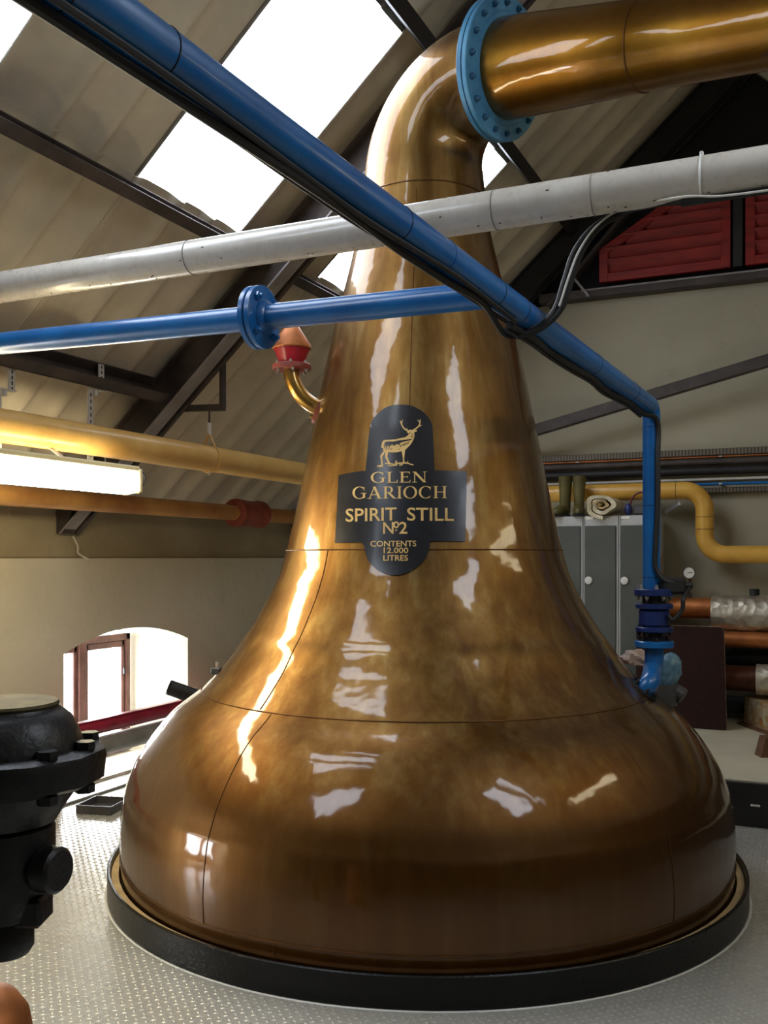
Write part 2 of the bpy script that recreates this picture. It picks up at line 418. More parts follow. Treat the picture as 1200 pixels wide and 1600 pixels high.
# left wall with the arched window opening
WIN_DY = (0, -3.9)                         # the window in view and an unseen one added to bring in daylight
def left_wall():
    b = MB(); zs, za = .865, .985; zsill = .02; zt = 1.46; ZB = .93; XB = -4.74; N = 16; X = XL
    q = lambda x, a, c, z0, z1: b.put([(x, a, z0), (x, c, z0), (x, c, z1), (x, a, z1)], [(0, 1, 2, 3)])
    ends = [YB]
    for dy in WIN_DY:
        y0, y1, Y0, Y1 = 4.61+dy, 5.893+dy, 4.70+dy, 5.80+dy
        ys = [y0+(y1-y0)*k/N for k in range(N+1)]
        arch = lambda y: za-(za-zs)*((y-(y0+y1)/2)/((y1-y0)/2))**2
        q(X, y1, ends[-1], -.1, zt); q(XO, Y1, ends[-1]+(.0 if len(ends) == 1 else .09), -.1, 1.3)
        for k in range(N): b.put([(X, ys[k], arch(ys[k])), (X, ys[k+1], arch(ys[k+1])), (X, ys[k+1], zt), (X, ys[k], zt)], [(0, 1, 2, 3)])
        q(X, y0, y1, -.1, zsill)
        Fp = [(y0, zsill)]+[(y, arch(y)) for y in ys]+[(y1, zsill)]
        Bp = [(Y0, zsill)]+[(Y0+(Y1-Y0)*k/N, ZB) for k in range(N+1)]+[(Y1, zsill)]
        n = len(Fp)
        for k in range(n):
            j = (k+1) % n
            b.put([(X, *Fp[k]), (X, *Fp[j]), (XB, *Bp[j]), (XB, *Bp[k])], [(0, 1, 2, 3)])
        q(XO, Y0, Y1, ZB, 1.3); q(XO, Y0, Y1, -.1, zsill)
        for (ya, za_), (yb, zb_) in (((Y0, zsill), (Y0, ZB)), ((Y0, ZB), (Y1, ZB)), ((Y1, ZB), (Y1, zsill)), ((Y1, zsill), (Y0, zsill))):
            b.put([(XB, ya, za_), (XB, yb, zb_), (XO, yb, zb_), (XO, ya, za_)], [(0, 1, 2, 3)])
        ends.append(y0)
    q(X, YF, ends[-1], -.1, zt); q(XO, YF, ends[-1]+.09, -.1, 1.3)
    w = struct(b.build('wall_left', 'wall', sharp=25))
    # ledge and the stained upper strip under the eaves
    u = MB()
    u.put([(XL, YF, zt), (XL, YB, zt), (XLU, YB, zt+.012), (XLU, YF, zt+.012)], [(0, 1, 2, 3)])
    u.put([(XLU, YF, zt+.012), (XLU, YB, zt+.012), (XLU-.02, YB, ZE), (XLU-.02, YF, ZE)], [(0, 1, 2, 3)])
    u.put([(XLU-.02, YF, ZE), (XLU-.02, YB, ZE), (XO, YB, roofz(XO)), (XO, YF, roofz(XO))], [(0, 1, 2, 3)])
    u.build('eaves_strip', 'wall_dirty', w)
    return w
left_wall()
for dy in WIN_DY: portal('window_portal', [(-4.73, 4.72+dy, .03), (-4.73, 5.78+dy, .03), (-4.73, 5.78+dy, .92), (-4.73, 4.72+dy, .92)])
def window(n, dy):
    x = -4.76; y0, y1, z0, z1 = 4.73+dy, 5.775+dy, .03, .90; ym = 5.262+dy
    w = thing('window_%d' % n, (x, (y0+y1)/2, z0), kind='structure')
    bx = lambda n, a, b_, c, d, dx=.07, m='frame': MB().box((x, (a+b_)/2, (c+d)/2), (dx, b_-a, d-c), bev=.006).build(n, m, w)
    bx('frame_jamb', y0, y0+.05, z0, z1); bx('frame_jamb', y1-.05, y1, z0, z1)
    bx('frame_head', y0, y1, z1-.05, z1); bx('frame_sill', y0, y1, z0, z0+.06, .1)
    bx('mullion', ym-.04, ym+.04, z0, z1, .08)
    for a, b_ in ((y0+.05, ym-.04), (ym+.04, y1-.05)):
        s_ = bx('sash_rail', a, b_, z1-.10, z1-.05, .045); bx('sash_rail', a, b_, z0+.06, z0+.12, .045)
        bx('sash_stile', a, a+.035, z0+.06, z1-.05, .045); bx('sash_stile', b_-.035, b_, z0+.06, z1-.05, .045)
        bx('pane', a+.035, b_-.035, z0+.12, z1-.1, .006, 'glass')
    MB().box((x+.03, y1-.07, .62), (.02, .012, .05)).build('hinge', 'black_matt', w)
for i, dy in enumerate(WIN_DY): window(i+1, dy)

# back (gable) wall: white below, coloured black above the beam for the unlit gable
_b = MB(); _b.prism([(XO, -.1), (XR+.38, -.1), (2*XRIDGE-XO, roofz(XO)+.03), (2*XRIDGE-RX-(3.54-RZ)/RS, 3.54), (RX+(3.54-RZ)/RS, 3.54), (XO, roofz(XO)+.03)], .3, Matrix(((1, 0, 0, 0), (0, 0, 1, YB), (0, 1, 0, 0), (0, 0, 0, 1))))
bw = struct(_b.build('wall_back', 'wall_gable'))
g = MB(); zt = 3.54
g.prism([(RX+(zt-RZ)/RS, 0), (2*XRIDGE-RX-(zt-RZ)/RS, 0), (XRIDGE, ZRIDGE+.03-zt)], .28, Matrix(((1, 0, 0, 0), (0, 0, 1, YB+.02), (0, 1, 0, zt), (0, 0, 0, 1))))
g.build('unlit_gable_top', 'gable_black', bw)  # black colour carries the lack of light up here
MB().box(((XO+XR)/2+.2, YB-.005, 1.02), (XR-XO-1.2, .012, .016)).build('wall_joint', 'wall_dirty', bw)
struct(MB().box(((-2.1+XR)/2, YB-.06, 3.575), (XR+2.1, .14, .07)).build('trim_1', 'beam'))
struct(MB().box(((-1.75+XR)/2, YB-.135, 3.60), (XR+1.75, .015, .014)).build('trim_2', 'beam_gray'))
# right wall and the wall behind the camera
struct(MB().box((XR+.2, (YF+YB)/2, 1.0), (.4, YB-YF, 2.2)).build('wall_right', 'dim_wall'))
g = MB(); g.prism([(XO, 0), (XR+.4, 0), (2*XRIDGE-XO, roofz(XO)+.03), (XRIDGE, ZRIDGE+.03), (XO, roofz(XO)+.03)], .3, Matrix(((1, 0, 0, 0), (0, 0, 1, YF-.3), (0, 1, 0, 0), (0, 0, 0, 1))))
struct(g.build('wall_front', 'dim_wall'))

# roof: fibre-cement sheets in rows, translucent rooflights between them
ceil = thing('ceiling', (XRIDGE, (YF+YB)/2, ZE), kind='structure')
PW = .87; Y00 = 3.505
def sheet_mesh(xa, xb, name, mat, ext=.045):
    """one corrugated sheet, Y from 0 to PW, following the left slope from xa up to xb"""
    prof = []; L = PW+ext
    for k in range(45):
        y = L*k/44; d = 0
        for c0, wd_ in ((.0, .07), (.36, .045), (.62, .045), (PW, .07)): d = max(d, math.exp(-((y-c0)/wd_)**2))
        prof.append((y, -.045*d))
    nrm = Vector((-RS, 0, 1)).normalized(); b = MB(); vs = []
    xs = (xa, xb)
    for t in (0, .007):
        for x in xs:
            for y, d in prof: vs.append(Vector((x, y, RZ+RS*(x-RX)))+nrm*(d+.045+t))
    n = len(prof); fs = []
    for k in range(n-1):
        fs += [(k, k+1, n+k+1, n+k), (2*n+k, 3*n+k, 3*n+k+1, 2*n+k+1), (k, 2*n+k, 2*n+k+1, k+1), (n+k, n+k+1, 3*n+k+1, 3*n+k)]
    fs += [(0, n, 3*n, 2*n), (n-1, 3*n-1, 4*n-1, 2*n-1)]
    return MB().put(vs, fs).mesh(name, M[mat], sharp=60)
rows = [(XO-.1, -2.84), (-2.875, -1.845), (-1.885, XRIDGE+.03)]
meshes = [sheet_mesh(a, b, 'roof_sheet', 'sheet') for a, b in rows]
sky_mesh = sheet_mesh(-2.875, -1.845, 'rooflight', 'rooflight', .0)
lights_k = ([0, 2, -2, -4], [-2])                 # sheet columns that are rooflights in the middle row
win_n = 3
MIR = Matrix(((-1, 0, 0, 2*XRIDGE), (0, 1, 0, 0), (0, 0, 1, 0), (0, 0, 0, 1)))
nrm = Vector((-RS, 0, 1)).normalized()
for side in (0, 1):
    for r_ in range(3):
        for k in range(-11, 5):
            y = Y00+k*PW; lift = nrm*(.009*r_+.004*(k % 2))
            if y+PW < YF-.1 or y > YB: continue
            if r_ == 1 and k in lights_k[side]:
                mw = Matrix.Translation(lift+Vector((0, y, 0))); mw = MIR @ mw if side else mw
                w = bpy.data.objects.new('window_%d' % win_n, sky_mesh); COL.objects.link(w); w.matrix_world = mw; w['kind'] = 'structure'; win_n += 1
                c = [Vector((x, yy, roofz(x)))+nrm*.02 for x, yy in ((-2.85, y+.02), (-1.87, y+.02), (-1.87, y+PW-.02), (-2.85, y+PW-.02))]
                if side: c = [MIR @ v for v in c][::-1]
                portal('rooflight_portal', c[::-1] if not side else c[::-1])
                continue
            mw = Matrix.Translation(lift+Vector((0, y, 0)))
            inst(meshes[r_], 'roof_sheet', ceil, MIR @ mw if side else mw)
MB().bar((XRIDGE, YF, ZRIDGE+.06), (XRIDGE, YB, ZRIDGE+.06), .3, .05).build('ridge_cap', 'sheet', ceil)

# purlins (along the building) and rafters
def purlin(x, y0, y1, w, h, mat, label):
    c = Vector((x, 0, roofz(x)))-nrm*(h/2+.002); m3 = Matrix((Vector((1, 0, RS)).normalized(), nrm, Vector((0, -1, 0)))).transposed()
    t = thing('roof_purlin', (c.x, y0, c.z), label, 'beam', 'steel purlins under the roof sheets')
    MB().box((c.x, (y0+y1)/2, c.z), (.012, h, y1-y0), m3).build('web', mat, t)
    e = Vector((1, 0, RS)).normalized()
    for sg, nm in ((1, 'top_flange'), (-1, 'bottom_flange')):
        q = c+nrm*sg*(h/2-.005)+e*(w/2-.006)
        MB().box((q.x, (y0+y1)/2, q.z), (w, .01, y1-y0), m3, .002).build(nm, mat, t)
    return t
purlin(-2.90, YF, YB, .06, .075, 'beam', 'dark steel purlin along the lower edge of the bright rooflights')
purlin(-1.86, YF, YB, .07, .09, 'beam_black', 'dark steel purlin along the upper edge of the rooflights, behind the swan neck')
purlin(-3.63, YF, 4.6, .07, .15, 'beam', 'deep brown purlin low on the roof above the yellow pipe')
def rafter(y, mats, label, foot=True, x0=XLU-.1):
    d = Vector((1, 0, RS)).normalized(); h = .19; gap = .0
    a = Vector((x0, y, roofz(x0)))-nrm*(gap+h/2); b = Vector((XRIDGE, y, ZRIDGE))-nrm*(gap+h/2)
    t = thing('roof_rafter', a, label, 'beam', 'steel rafters of the roof trusses')
    MB().bar(a, b, .012, h-.02, nrm).build('web', mats[0], t)
    MB().bar(a+nrm*(h/2-.006), b+nrm*(h/2-.006), .11, .012, nrm).build('top_flange', mats[0], t)
    MB().bar(a-nrm*(h/2-.006), b-nrm*(h/2-.006), .11, .012, nrm).build('bottom_flange', mats[1], t)  # pale grey puts the lit underside of the flange into its colour
    q = Vector((0, .10, 0))-nrm*.02
    MB().bar(a+q, b+q, .03, .16, nrm).build('side_bar', mats[0], t)  # dark bar alongside the rafter
    if foot:
        p = Vector((XLU+.1, y, 0))
        m = Matrix(((1, 0, 0, XLU-.0), (0, 0, 1, y-.05), (0, 1, 0, 1.475), (0, 0, 0, 1)))
        MB().prism([(0, .14), (.05, .14), (.16, .34), (.22, .46), (.0, .34)], .10, m).build('gusset', mats[0], t)
    return t
rafter(4.66, ('beam', 'beam_gray'), 'brown steel rafter with pale lower flange crossing the roof left of the neck')
rafter(7.56, ('beam_black', 'beam_black'), 'black steel rafter against the gable wall, beside the red louvres', False)
rafter(1.75, ('beam', 'beam_gray'), 'brown steel rafter nearest the camera, above the blue pipe', True)
# the truss tie that slants across the white gable wall
p0, p1 = onY(700, 712, 7.5), onY(1330, 523, 7.5); p1 = p1+(p1-p0)*((.62-p1.x)/(p1.x-p0.x))
t = thing('truss_tie', p0, 'dark brown angle tie slanting across the white gable wall', 'beam')
MB().bar(p0, p1, .012, .085).build('vertical_leg', 'beam', t)
MB().bar(p0+Vector((0, .035, -.04)), p1+Vector((0, .035, -.04)), .07, .01).build('horizontal_leg', 'beam', t)
p0, p1 = onY(893, 430, 7.6), onY(920, 463, 7.6)
tag(MB().bar(p0, p1, .012, .02).build('truss_strut', 'beam_gray'), 'thin grey strut at the lower left corner of the red louvres', 'beam')
p0, p1 = onY(905, 425, 7.66), onY(925, 395, 7.66)
tag(MB().bar(p0+Vector((-.25, 0, -.26)), p1+Vector((.35, 0, .36)), .03, .10, Vector((0, 1, 0))).build('gable_batten', 'beam'), 'brown sloping batten between gable rafter and red louvres', 'beam')
# floor kerb by the window wall
MBk = MB().box((-4.07, 4.6, .008), (.03, 6.2, .016)); struct(MBk.build('trim_3', 'grey_pipe'))

# red louvred shutters in the gable
def louvre(xa, xb, mirror, label):
    z0, zl = 3.655, 3.92; slope = (4.49-3.92)/(1.583-.624); y = 7.70
    f = (lambda x: 2*-.572-x) if mirror else (lambda x: x)
    t = thing('louvre_shutter', (f((xa+xb)/2), y, z0), label, 'shutter', 'red louvred shutters in the gable')
    P = [(xa, z0), (xb, z0), (xb, zl+slope*(xb-xa)), (xa, zl)]
    for i, nm in enumerate(('bottom_rail', 'stile', 'sloping_rail', 'stile')):
        a, b = P[i], P[(i+1) % 4]; c = Vector((sum(p[0] for p in P)/4, 0, sum(p[1] for p in P)/4))
        A, B = Vector((f(a[0]), y, a[1])), Vector((f(b[0]), y, b[1]))
        n = (Vector((f(c.x), y, c.z))-(A+B)/2); d = (B-A).normalized(); n = (n-d*n.dot(d)).normalized()*.035
        MB().bar(A+n, B+n, (.05, .056, .053, .056)[i], .07, Vector((0, 0, 1)) if abs(d.z) < .5 else Vector((1, 0, 0))).build(nm, 'red_wood', t)
    z = z0+.08; 
    while z < zl+slope*(xb-xa)-.14:
        lo = max(xa+.05, xa+(z+.10-zl)/slope+.03) if z+.10 > zl else xa+.05
        if xb-.05-lo > .05:
            x0, x1 = sorted((f(lo), f(xb-.05)))
            m3 = Matrix.Rotation(R(28), 3, 'X')
            MB().box(((x0+x1)/2, y-.0, z+.05), (x1-x0, .018, .115), m3, .003).build('slat', 'red_wood', t)
        z += .095
    MB().box((f((xa+xb)/2), y+.05, (z0+zl)/2+.1), (abs(xb-xa)*.9, .01, .4)).build('backing', 'beam_black', t)
louvre(-1.614, -.624, False, 'red louvred shutter left of the black mullion in the gable')
louvre(-1.614, -.624, True, 'red louvred shutter right of the black mullion, cut by the photo edge')
struct(MB().box((-.572, 7.70, 4.10), (.07, .08, .9)).build('trim_4', 'beam_black'))

# ================================================================== THE COPPER STILL
PROF = [(0, 1.372), (.06, 1.380), (.149, 1.387), (.287, 1.389), (.422, 1.372), (.486, 1.352), (.568, 1.316), (.675, 1.245), (.774, 1.155), (.863, 1.036), (.993, .915),
        (1.09, .849), (1.141, .811), (1.234, .755), (1.322, .709), (1.425, .668), (1.607, .622), (1.798, .580), (2.038, .532), (2.34, .470), (2.583, .414), (2.827, .352), (3.04, .306), (3.272, .280)]
def prof_dense(P, n=7):
    v = [p.xy for p in smooth_path([Vector((a, b, 0)) for a, b in P], n)]; return [(p[0], p[1]) for p in v]
PD = prof_dense(PROF)
PZ = np.array([p[0] for p in PD]); PR = np.array([p[1] for p in PD])
def srad(z): return float(np.interp(z, PZ, PR))
def spt(z, phi, off=0.):
    """point on the still: phi = 0 faces the camera, negative to its left"""
    r = srad(z)+off
    return AXC+Vector((0, 0, z))+(RIGHT*math.sin(phi)-FWD*math.cos(phi))*r
still = thing('copper_pot_still', AXC, 'huge lacquered copper pot still with black sign, standing in a black ring', 'still')
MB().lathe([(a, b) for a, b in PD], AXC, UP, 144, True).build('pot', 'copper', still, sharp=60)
ARM_H = Vector((.961, -.278, 0)).normalized(); DIP = R(10.6)
ARM_D = (ARM_H*math.cos(DIP)-UP*math.sin(DIP)).normalized()
EB = .37; zb = 3.266
el = []; er = []
for k in range(25):
    a = (math.pi/2+DIP)*k/24
    el.append(AXC+UP*(zb+EB*math.sin(a))+ARM_H*EB*(1-math.cos(a))); er.append(.280+(.212-.280)*(k/24)**1.1)
MB().tube(el, er, 72).build('swan_neck', 'copper', still, sharp=60)
FL = el[-1]
for z in (1.50, .865, .155, 3.14):
    n = 120; r = srad(z)+.0012
    MB().tube([AXC+Vector((r*math.cos(2*math.pi*k/n), r*math.sin(2*math.pi*k/n), z)) for k in range(n+1)], .0026, 6, False).build('weld_seam', 'seam', still)
for ph, za, zb_ in ((-41, .87, 1.5), (-37, .155, .86), (38, .155, .86), (-24, 0, .155), (-9, 1.51, 3.1), (52, .87, 1.49)):
    MB().tube([spt(z, R(ph), .0003) for z in np.linspace(za, zb_, 40)], .0022, 6).build('weld_seam', 'seam', still)
# thermometer clip on the shoulder
c = spt(.95, R(-80), .012)
MB().box(c, (.05, .035, .03)).build('clip', 'black_matt', still)
k_ = MB(); k_.tube([c+UP*.01, c+UP*.04], .007, 8); k_.build('clip_screw', 'bolt', still)

# sign painted plate, mapped on to the still's cone
def hit(px, py, off):
    r = ray(px, py); lo, hi = 2.6, 4.5
    for _ in range(40):
        m = (lo+hi)/2; p = EYE+r*m
        if math.hypot(p.x-AXC.x, p.y-AXC.y) > srad(p.z)+off: lo = m
        else: hi = m
    return EYE+r*hi
def flat(polys, name, mat, off, parent, cut=None):
    """2-D polygons in photograph pixels laid on the still's surface"""
    bm = bmesh.new()
    for P in polys:
        vs = [bm.verts.new((x, -y, 0)) for x, y in P]
        try: bm.faces.new(vs)
        except ValueError: pass
    bmesh.ops.triangulate(bm, faces=bm.faces[:])
    if cut:
        xs = [v.co.x for v in bm.verts]; ys = [v.co.y for v in bm.verts]
        for q in np.arange(min(xs)+cut, max(xs), cut): bmesh.ops.bisect_plane(bm, geom=bm.verts[:]+bm.edges[:]+bm.faces[:], plane_co=(q, 0, 0), plane_no=(1, 0, 0))
        for q in np.arange(min(ys)+cut, max(ys), cut): bmesh.ops.bisect_plane(bm, geom=bm.verts[:]+bm.edges[:]+bm.faces[:], plane_co=(0, q, 0), plane_no=(0, 1, 0))
    bm.verts.index_update()
    vs = [hit(v.co.x, -v.co.y, off) for v in bm.verts]; fs = [tuple(v.index for v in f.verts) for f in bm.faces]; bm.free()
    me = bpy.data.meshes.new(name); me.from_pydata([tuple(v-AXC) for v in vs], [], fs); me.materials.append(M[mat])
    bm = bmesh.new(); bm.from_mesh(me); bmesh.ops.recalc_face_normals(bm, faces=bm.faces)
    n = sum((f.normal for f in bm.faces), Vector())
    if n.dot(FWD) > 0: bmesh.ops.reverse_faces(bm, faces=bm.faces[:])
    bm.to_mesh(me); bm.free(); me.polygons.foreach_set('use_smooth', [True]*len(me.polygons))
    o = bpy.data.objects.new(name, me); COL.objects.link(o); o.parent = parent; o['_o'] = parent['_o']; return o
sg = lambda L: [(510+.2*x, 620+.2*y) for x, y in L]
outline = sg([(345, 210), (368, 165), (400, 130), (438, 98), (480, 75), (530, 63), (580, 60), (632, 63), (680, 75), (728, 98), (770, 130), (800, 165), (820, 200), (830, 240), (838, 400), (845, 575), (970, 577), (1098, 582), (1092, 850), (1085, 1130), (950, 1129), (812, 1128),
              (806, 1180), (790, 1225), (768, 1268), (735, 1305), (695, 1338), (650, 1365), (595, 1386), (540, 1394), (490, 1390), (440, 1374), (400, 1352), (365, 1325), (335, 1292), (315, 1255), (302, 1210), (295, 1165), (272, 1136), (65, 1142), (80, 880), (95, 612), (200, 590), (305, 577), (315, 480), (328, 320)])
sign = flat([outline], 'sign_panel', 'sign', .0050, still, 7)
sign['label'] = 'black cross-shaped sign with gold lettering and stag'
# --- serif capitals drawn on a unit box (width given per letter)
def arcs(cx, cy, rx, ry, a0, a1, thick, thin, n=18):
    out = []
    for k in range(n):
        q = []
        for a in (a0+(a1-a0)*k/n, a0+(a1-a0)*(k+1)/n):
            w = thin+(thick-thin)*abs(math.cos(R(a)))
            q.append(((cx+rx*math.cos(R(a)), cy+ry*math.sin(R(a))), (cx+(rx-w)*math.cos(R(a)), cy+(ry-w*.8)*math.sin(R(a)))))
        out.append([q[0][0], q[1][0], q[1][1], q[0][1]])
    return out
def bxp(x0, x1, y0, y1): return [(x0, y0), (x1, y0), (x1, y1), (x0, y1)]
def stem(x, w=.15): return [bxp(x-w/2, x+w/2, 0, 1), bxp(x-w/2-.09, x+w/2+.09, 0, .05), bxp(x-w/2-.09, x+w/2+.09, .95, 1)]
def dia(x0, y0, x1, y1, w): return [(x0-w/2, y0), (x0+w/2, y0), (x1+w/2, y1), (x1-w/2, y1)]
SER = {
 'I': (.36, stem(.18)),
 'L': (.78, stem(.2)+[bxp(.2, .74, 0, .06), [(.66, .06), (.74, .06), (.76, .26), (.72, .26)]]),
 'E': (.80, stem(.2)+[bxp(.2, .74, 0, .06), bxp(.2, .70, .94, 1), bxp(.2, .56, .49, .55), [(.66, .06), (.74, .06), (.76, .24), (.72, .24)], [(.63, .94), (.70, .94), (.71, .78), (.68, .78)], bxp(.54, .575, .40, .64)]),
 'N': (1.0, [bxp(.14, .20, 0, 1), bxp(.80, .86, 0, 1), dia(.15, 1, .83, 0, .19), bxp(.02, .32, 0, .05), bxp(.02, .20, .95, 1), bxp(.70, .98, .95, 1)]),
 'H': (1.0, stem(.2)+stem(.8)+[bxp(.2, .8, .47, .54)]),
 'A': (1.0, [dia(.14, 0, .5, 1, .07), dia(.84, 0, .48, 1, .18), bxp(.27, .70, .30, .36), bxp(.0, .30, 0, .05), bxp(.68, 1.02, 0, .05)]),
 'O': (1.0, arcs(.5, .5, .48, .52, 0, 360, .16, .06, 32)),
 'C': (.95, arcs(.52, .5, .49, .52, 50, 310, .16, .06, 26)+[[(.80, .68), (.85, .68), (.86, 1), (.82, .92)], [(.80, .10), (.86, .16), (.88, .30), (.83, .16)]]),
 'G': (1.0, arcs(.52, .5, .49, .52, 50, 310, .16, .06, 26)+[[(.80, .68), (.85, .68), (.86, 1), (.82, .92)], bxp(.76, .90, .06, .46), bxp(.62, 1.0, .43, .48)]),
 'R': (.92, stem(.2)+arcs(.42, .73, .29, .27, -90, 90, .15, .06, 16)+[bxp(.2, .44, .94, 1), bxp(.2, .44, .46, .52), dia(.82, 0, .42, .48, .19), bxp(.74, .98, 0, .05)]),
}
def serif(word, x0, x1, y0, y1, tilt=0.):
    W = sum(SER[ch][0] for ch in word)+.06*(len(word)-1); k = (x1-x0)/W; out = []; x = 0
    for ch in word:
        w, ps = SER[ch]
        for p in ps: out.append([(x0+(x+a)*k, y1-(y1-y0)*b+tilt*((x+a)/W-.5)) for a, b in p])
        x += w+.06
    return out
def sans(word, x0, x1, y0, y1, tilt=0.):
    cu = bpy.data.curves.new('lettering', 'FONT'); cu.body = word; cu.size = 1; cu.resolution_u = 3; cu.offset = .012
    o = bpy.data.objects.new('lettering', cu); COL.objects.link(o)
    dg = bpy.context.evaluated_depsgraph_get(); me = o.evaluated_get(dg).to_mesh()
    V = [v.co.copy() for v in me.vertices]; Fc = [[tuple(V[i]) for i in p.vertices] for p in me.polygons]
    o.evaluated_get(dg).to_mesh_clear(); bpy.data.objects.remove(o)
    ax = min(v.x for v in V); bx_ = max(v.x for v in V); ay = min(v.y for v in V); by = max(v.y for v in V)
    return [[(x0+(x-ax)/(bx_-ax)*(x1-x0), y1-(y-ay)/(by-ay)*(y1-y0)+tilt*((x-ax)/(bx_-ax)-.5)) for x, y, _ in f] for f in Fc]
Z = lambda *a: sg([(a[0], a[2])])[0]+sg([(a[1], a[3])])[0]
def box_px(x0, x1, y0, y1): a = sg([(x0, y0), (x1, y1)]); return a[0][0], a[1][0], a[0][1], a[1][1]
flat(serif('GLEN', *box_px(343, 788, 586, 670), -1.0), 'lettering', 'gold', .0064, sign)
flat(serif('GARIOCH', *box_px(200, 945, 700, 794), -1.2), 'lettering', 'gold', .0064, sign)
flat(sans('SPIRIT', *box_px(150, 548, 868, 972), -2.2), 'lettering', 'gold', .0064, sign)
flat(sans('STILL', *box_px(630, 996, 866, 970), 0.6), 'lettering', 'gold', .0064, sign)
flat(sans('N', *box_px(443, 525, 978, 1070)), 'lettering', 'gold', .0064, sign)
flat(sans('2', *box_px(568, 632, 976, 1070)), 'lettering', 'gold', .0064, sign)
o_ = [[(510+.2*(545+x), 620+.2*(1000+y)) for x, y in p] for p in [[(23*math.cos(a), 27*math.sin(a)), (23*math.cos(b), 27*math.sin(b)), (11*math.cos(b), 15*math.sin(b)), (11*math.cos(a), 15*math.sin(a))] for a, b in [(k*math.pi/8, (k+1)*math.pi/8) for k in range(16)]]]
o_ += [sg([(538, 1036), (552, 1036), (552, 1048), (538, 1048)])]
flat(o_, 'lettering', 'gold', .0064, sign)
flat(sans('CONTENTS', *box_px(343, 703, 1124, 1170), -.4), 'lettering', 'gold', .0064, sign)
flat(sans('12.000', *box_px(447, 640, 1177, 1222)), 'lettering', 'gold', .0064, sign)
flat(sans('LITRES', *box_px(445, 637, 1236, 1281)), 'lettering', 'gold', .0064, sign)
# --- stag emblem
sz = lambda L: [(560+x*130/1200, 640+y*130/1200) for x, y in L]
body = [(375, 440), (450, 435), (540, 428), (620, 410), (680, 395), (715, 370), (730, 345), (705, 335), (698, 312), (722, 296), (760, 290), (800, 298), (850, 296), (838, 318), (802, 326), (810, 350), (806, 400), (787, 450), (752, 505), (702, 555), (674, 585), (667, 640), (661, 700), (664, 772), (642, 775), (642, 700), (630, 640), (626, 600), (560, 614), (490, 618), (430, 610),
        (426, 640), (416, 670), (432, 720), (452, 762), (484, 788), (440, 788), (418, 748), (388, 692), (383, 650), (392, 612), (386, 604), (372, 640), (344, 680), (348, 740), (356, 792), (333, 796), (328, 740), (313, 668), (333, 637), (364, 602), (354, 552), (326, 550), (338, 490), (352, 452)]
def stroke(L, w0, w1):
    out = []; n = len(L)-1
    for k in range(n):
        (ax, ay), (bx_, by) = L[k], L[k+1]; d = math.hypot(bx_-ax, by-ay) or 1; nx, ny = -(by-ay)/d, (bx_-ax)/d
        a = w0+(w1-w0)*k/n; b = w0+(w1-w0)*(k+1)/n
        out.append(sz([(ax+nx*a, ay+ny*a), (ax-nx*a, ay-ny*a), (bx_-nx*b, by-ny*b), (bx_+nx*b, by+ny*b)]))
    return out
st = [sz(body)]
for L, a, b in (([(712, 302), (680, 290), (650, 262), (632, 232), (618, 200), (606, 165)], 11, 8), ([(622, 205), (632, 170), (636, 143)], 8, 4), ([(614, 185), (600, 160)], 7, 4), ([(704, 300), (696, 264)], 8, 3),
                ([(790, 298), (820, 282), (850, 258), (872, 235), (886, 205), (890, 175), (893, 143)], 11, 7), ([(886, 190), (868, 160), (848, 150)], 8, 4), ([(868, 242), (893, 235), (910, 222)], 8, 5),
                ([(268, 818), (310, 808), (356, 800), (350, 818), (300, 824)], 8, 6), ([(384, 776), (440, 780), (500, 786), (558, 800), (500, 808), (430, 810)], 10, 6), ([(530, 778), (548, 735), (552, 778)], 7, 7),
                ([(540, 780), (610, 772), (660, 770), (720, 774), (755, 790), (795, 795)], 12, 7), ([(590, 806), (640, 790)], 8, 8), ([(712, 742), (706, 775)], 5, 8), ([(672, 755), (690, 780)], 5, 8)):
    st += stroke(L, a, b)
stag = flat(st, 'stag_emblem', 'gold', .0064, sign); stag['label'] = 'gold stag emblem'
dk = [sz([(380, 472), (400, 462), (440, 458), (500, 462), (560, 448), (620, 440), (680, 436), (740, 425), (775, 420), (762, 438), (700, 450), (650, 462), (600, 478), (585, 520), (570, 492), (540, 500), (512, 528), (500, 500), (470, 508), (440, 540), (425, 505), (405, 560), (392, 520)])]
for L in ([(385, 480), (372, 520), (380, 560)], [(770, 360), (795, 352)], [(765, 380), (772, 398), (790, 385)], [(640, 520), (655, 490)], [(665, 512), (690, 475)], [(600, 540), (622, 505)], [(430, 570), (455, 545)], [(470, 575), (490, 556)], [(395, 585), (412, 560)], [(700, 500), (730, 460)], [(580, 575), (592, 565)], [(735, 330), (752, 342)]): dk += stroke(L, 6, 4)
flat(dk, 'stag_shading', 'sign', .0076, sign)

# black ring and packing round the foot of the still
ring = thing('base_ring', AXC, 'black painted steel ring around the foot of the copper still', 'ring')
MB().lathe([(0, 1.425), (0, 1.442), (.108, 1.442), (.112, 1.438), (.112, 1.430), (.10, 1.427), (0, 1.425)], AXC, UP, 120, False).build('collar', 'black', ring)
MB().lathe([(.0, 1.395), (.0, 1.424), (.088, 1.424), (.092, 1.40), (.092, 1.393), (.0, 1.395)], AXC, UP, 120, False).build('packing', 'packing', ring)
MB().lathe([(-.0, 1.440), (.003, 1.449), (.0, 1.452)], AXC, UP, 120, False).build('sealant_bead', 'white_plastic', ring)

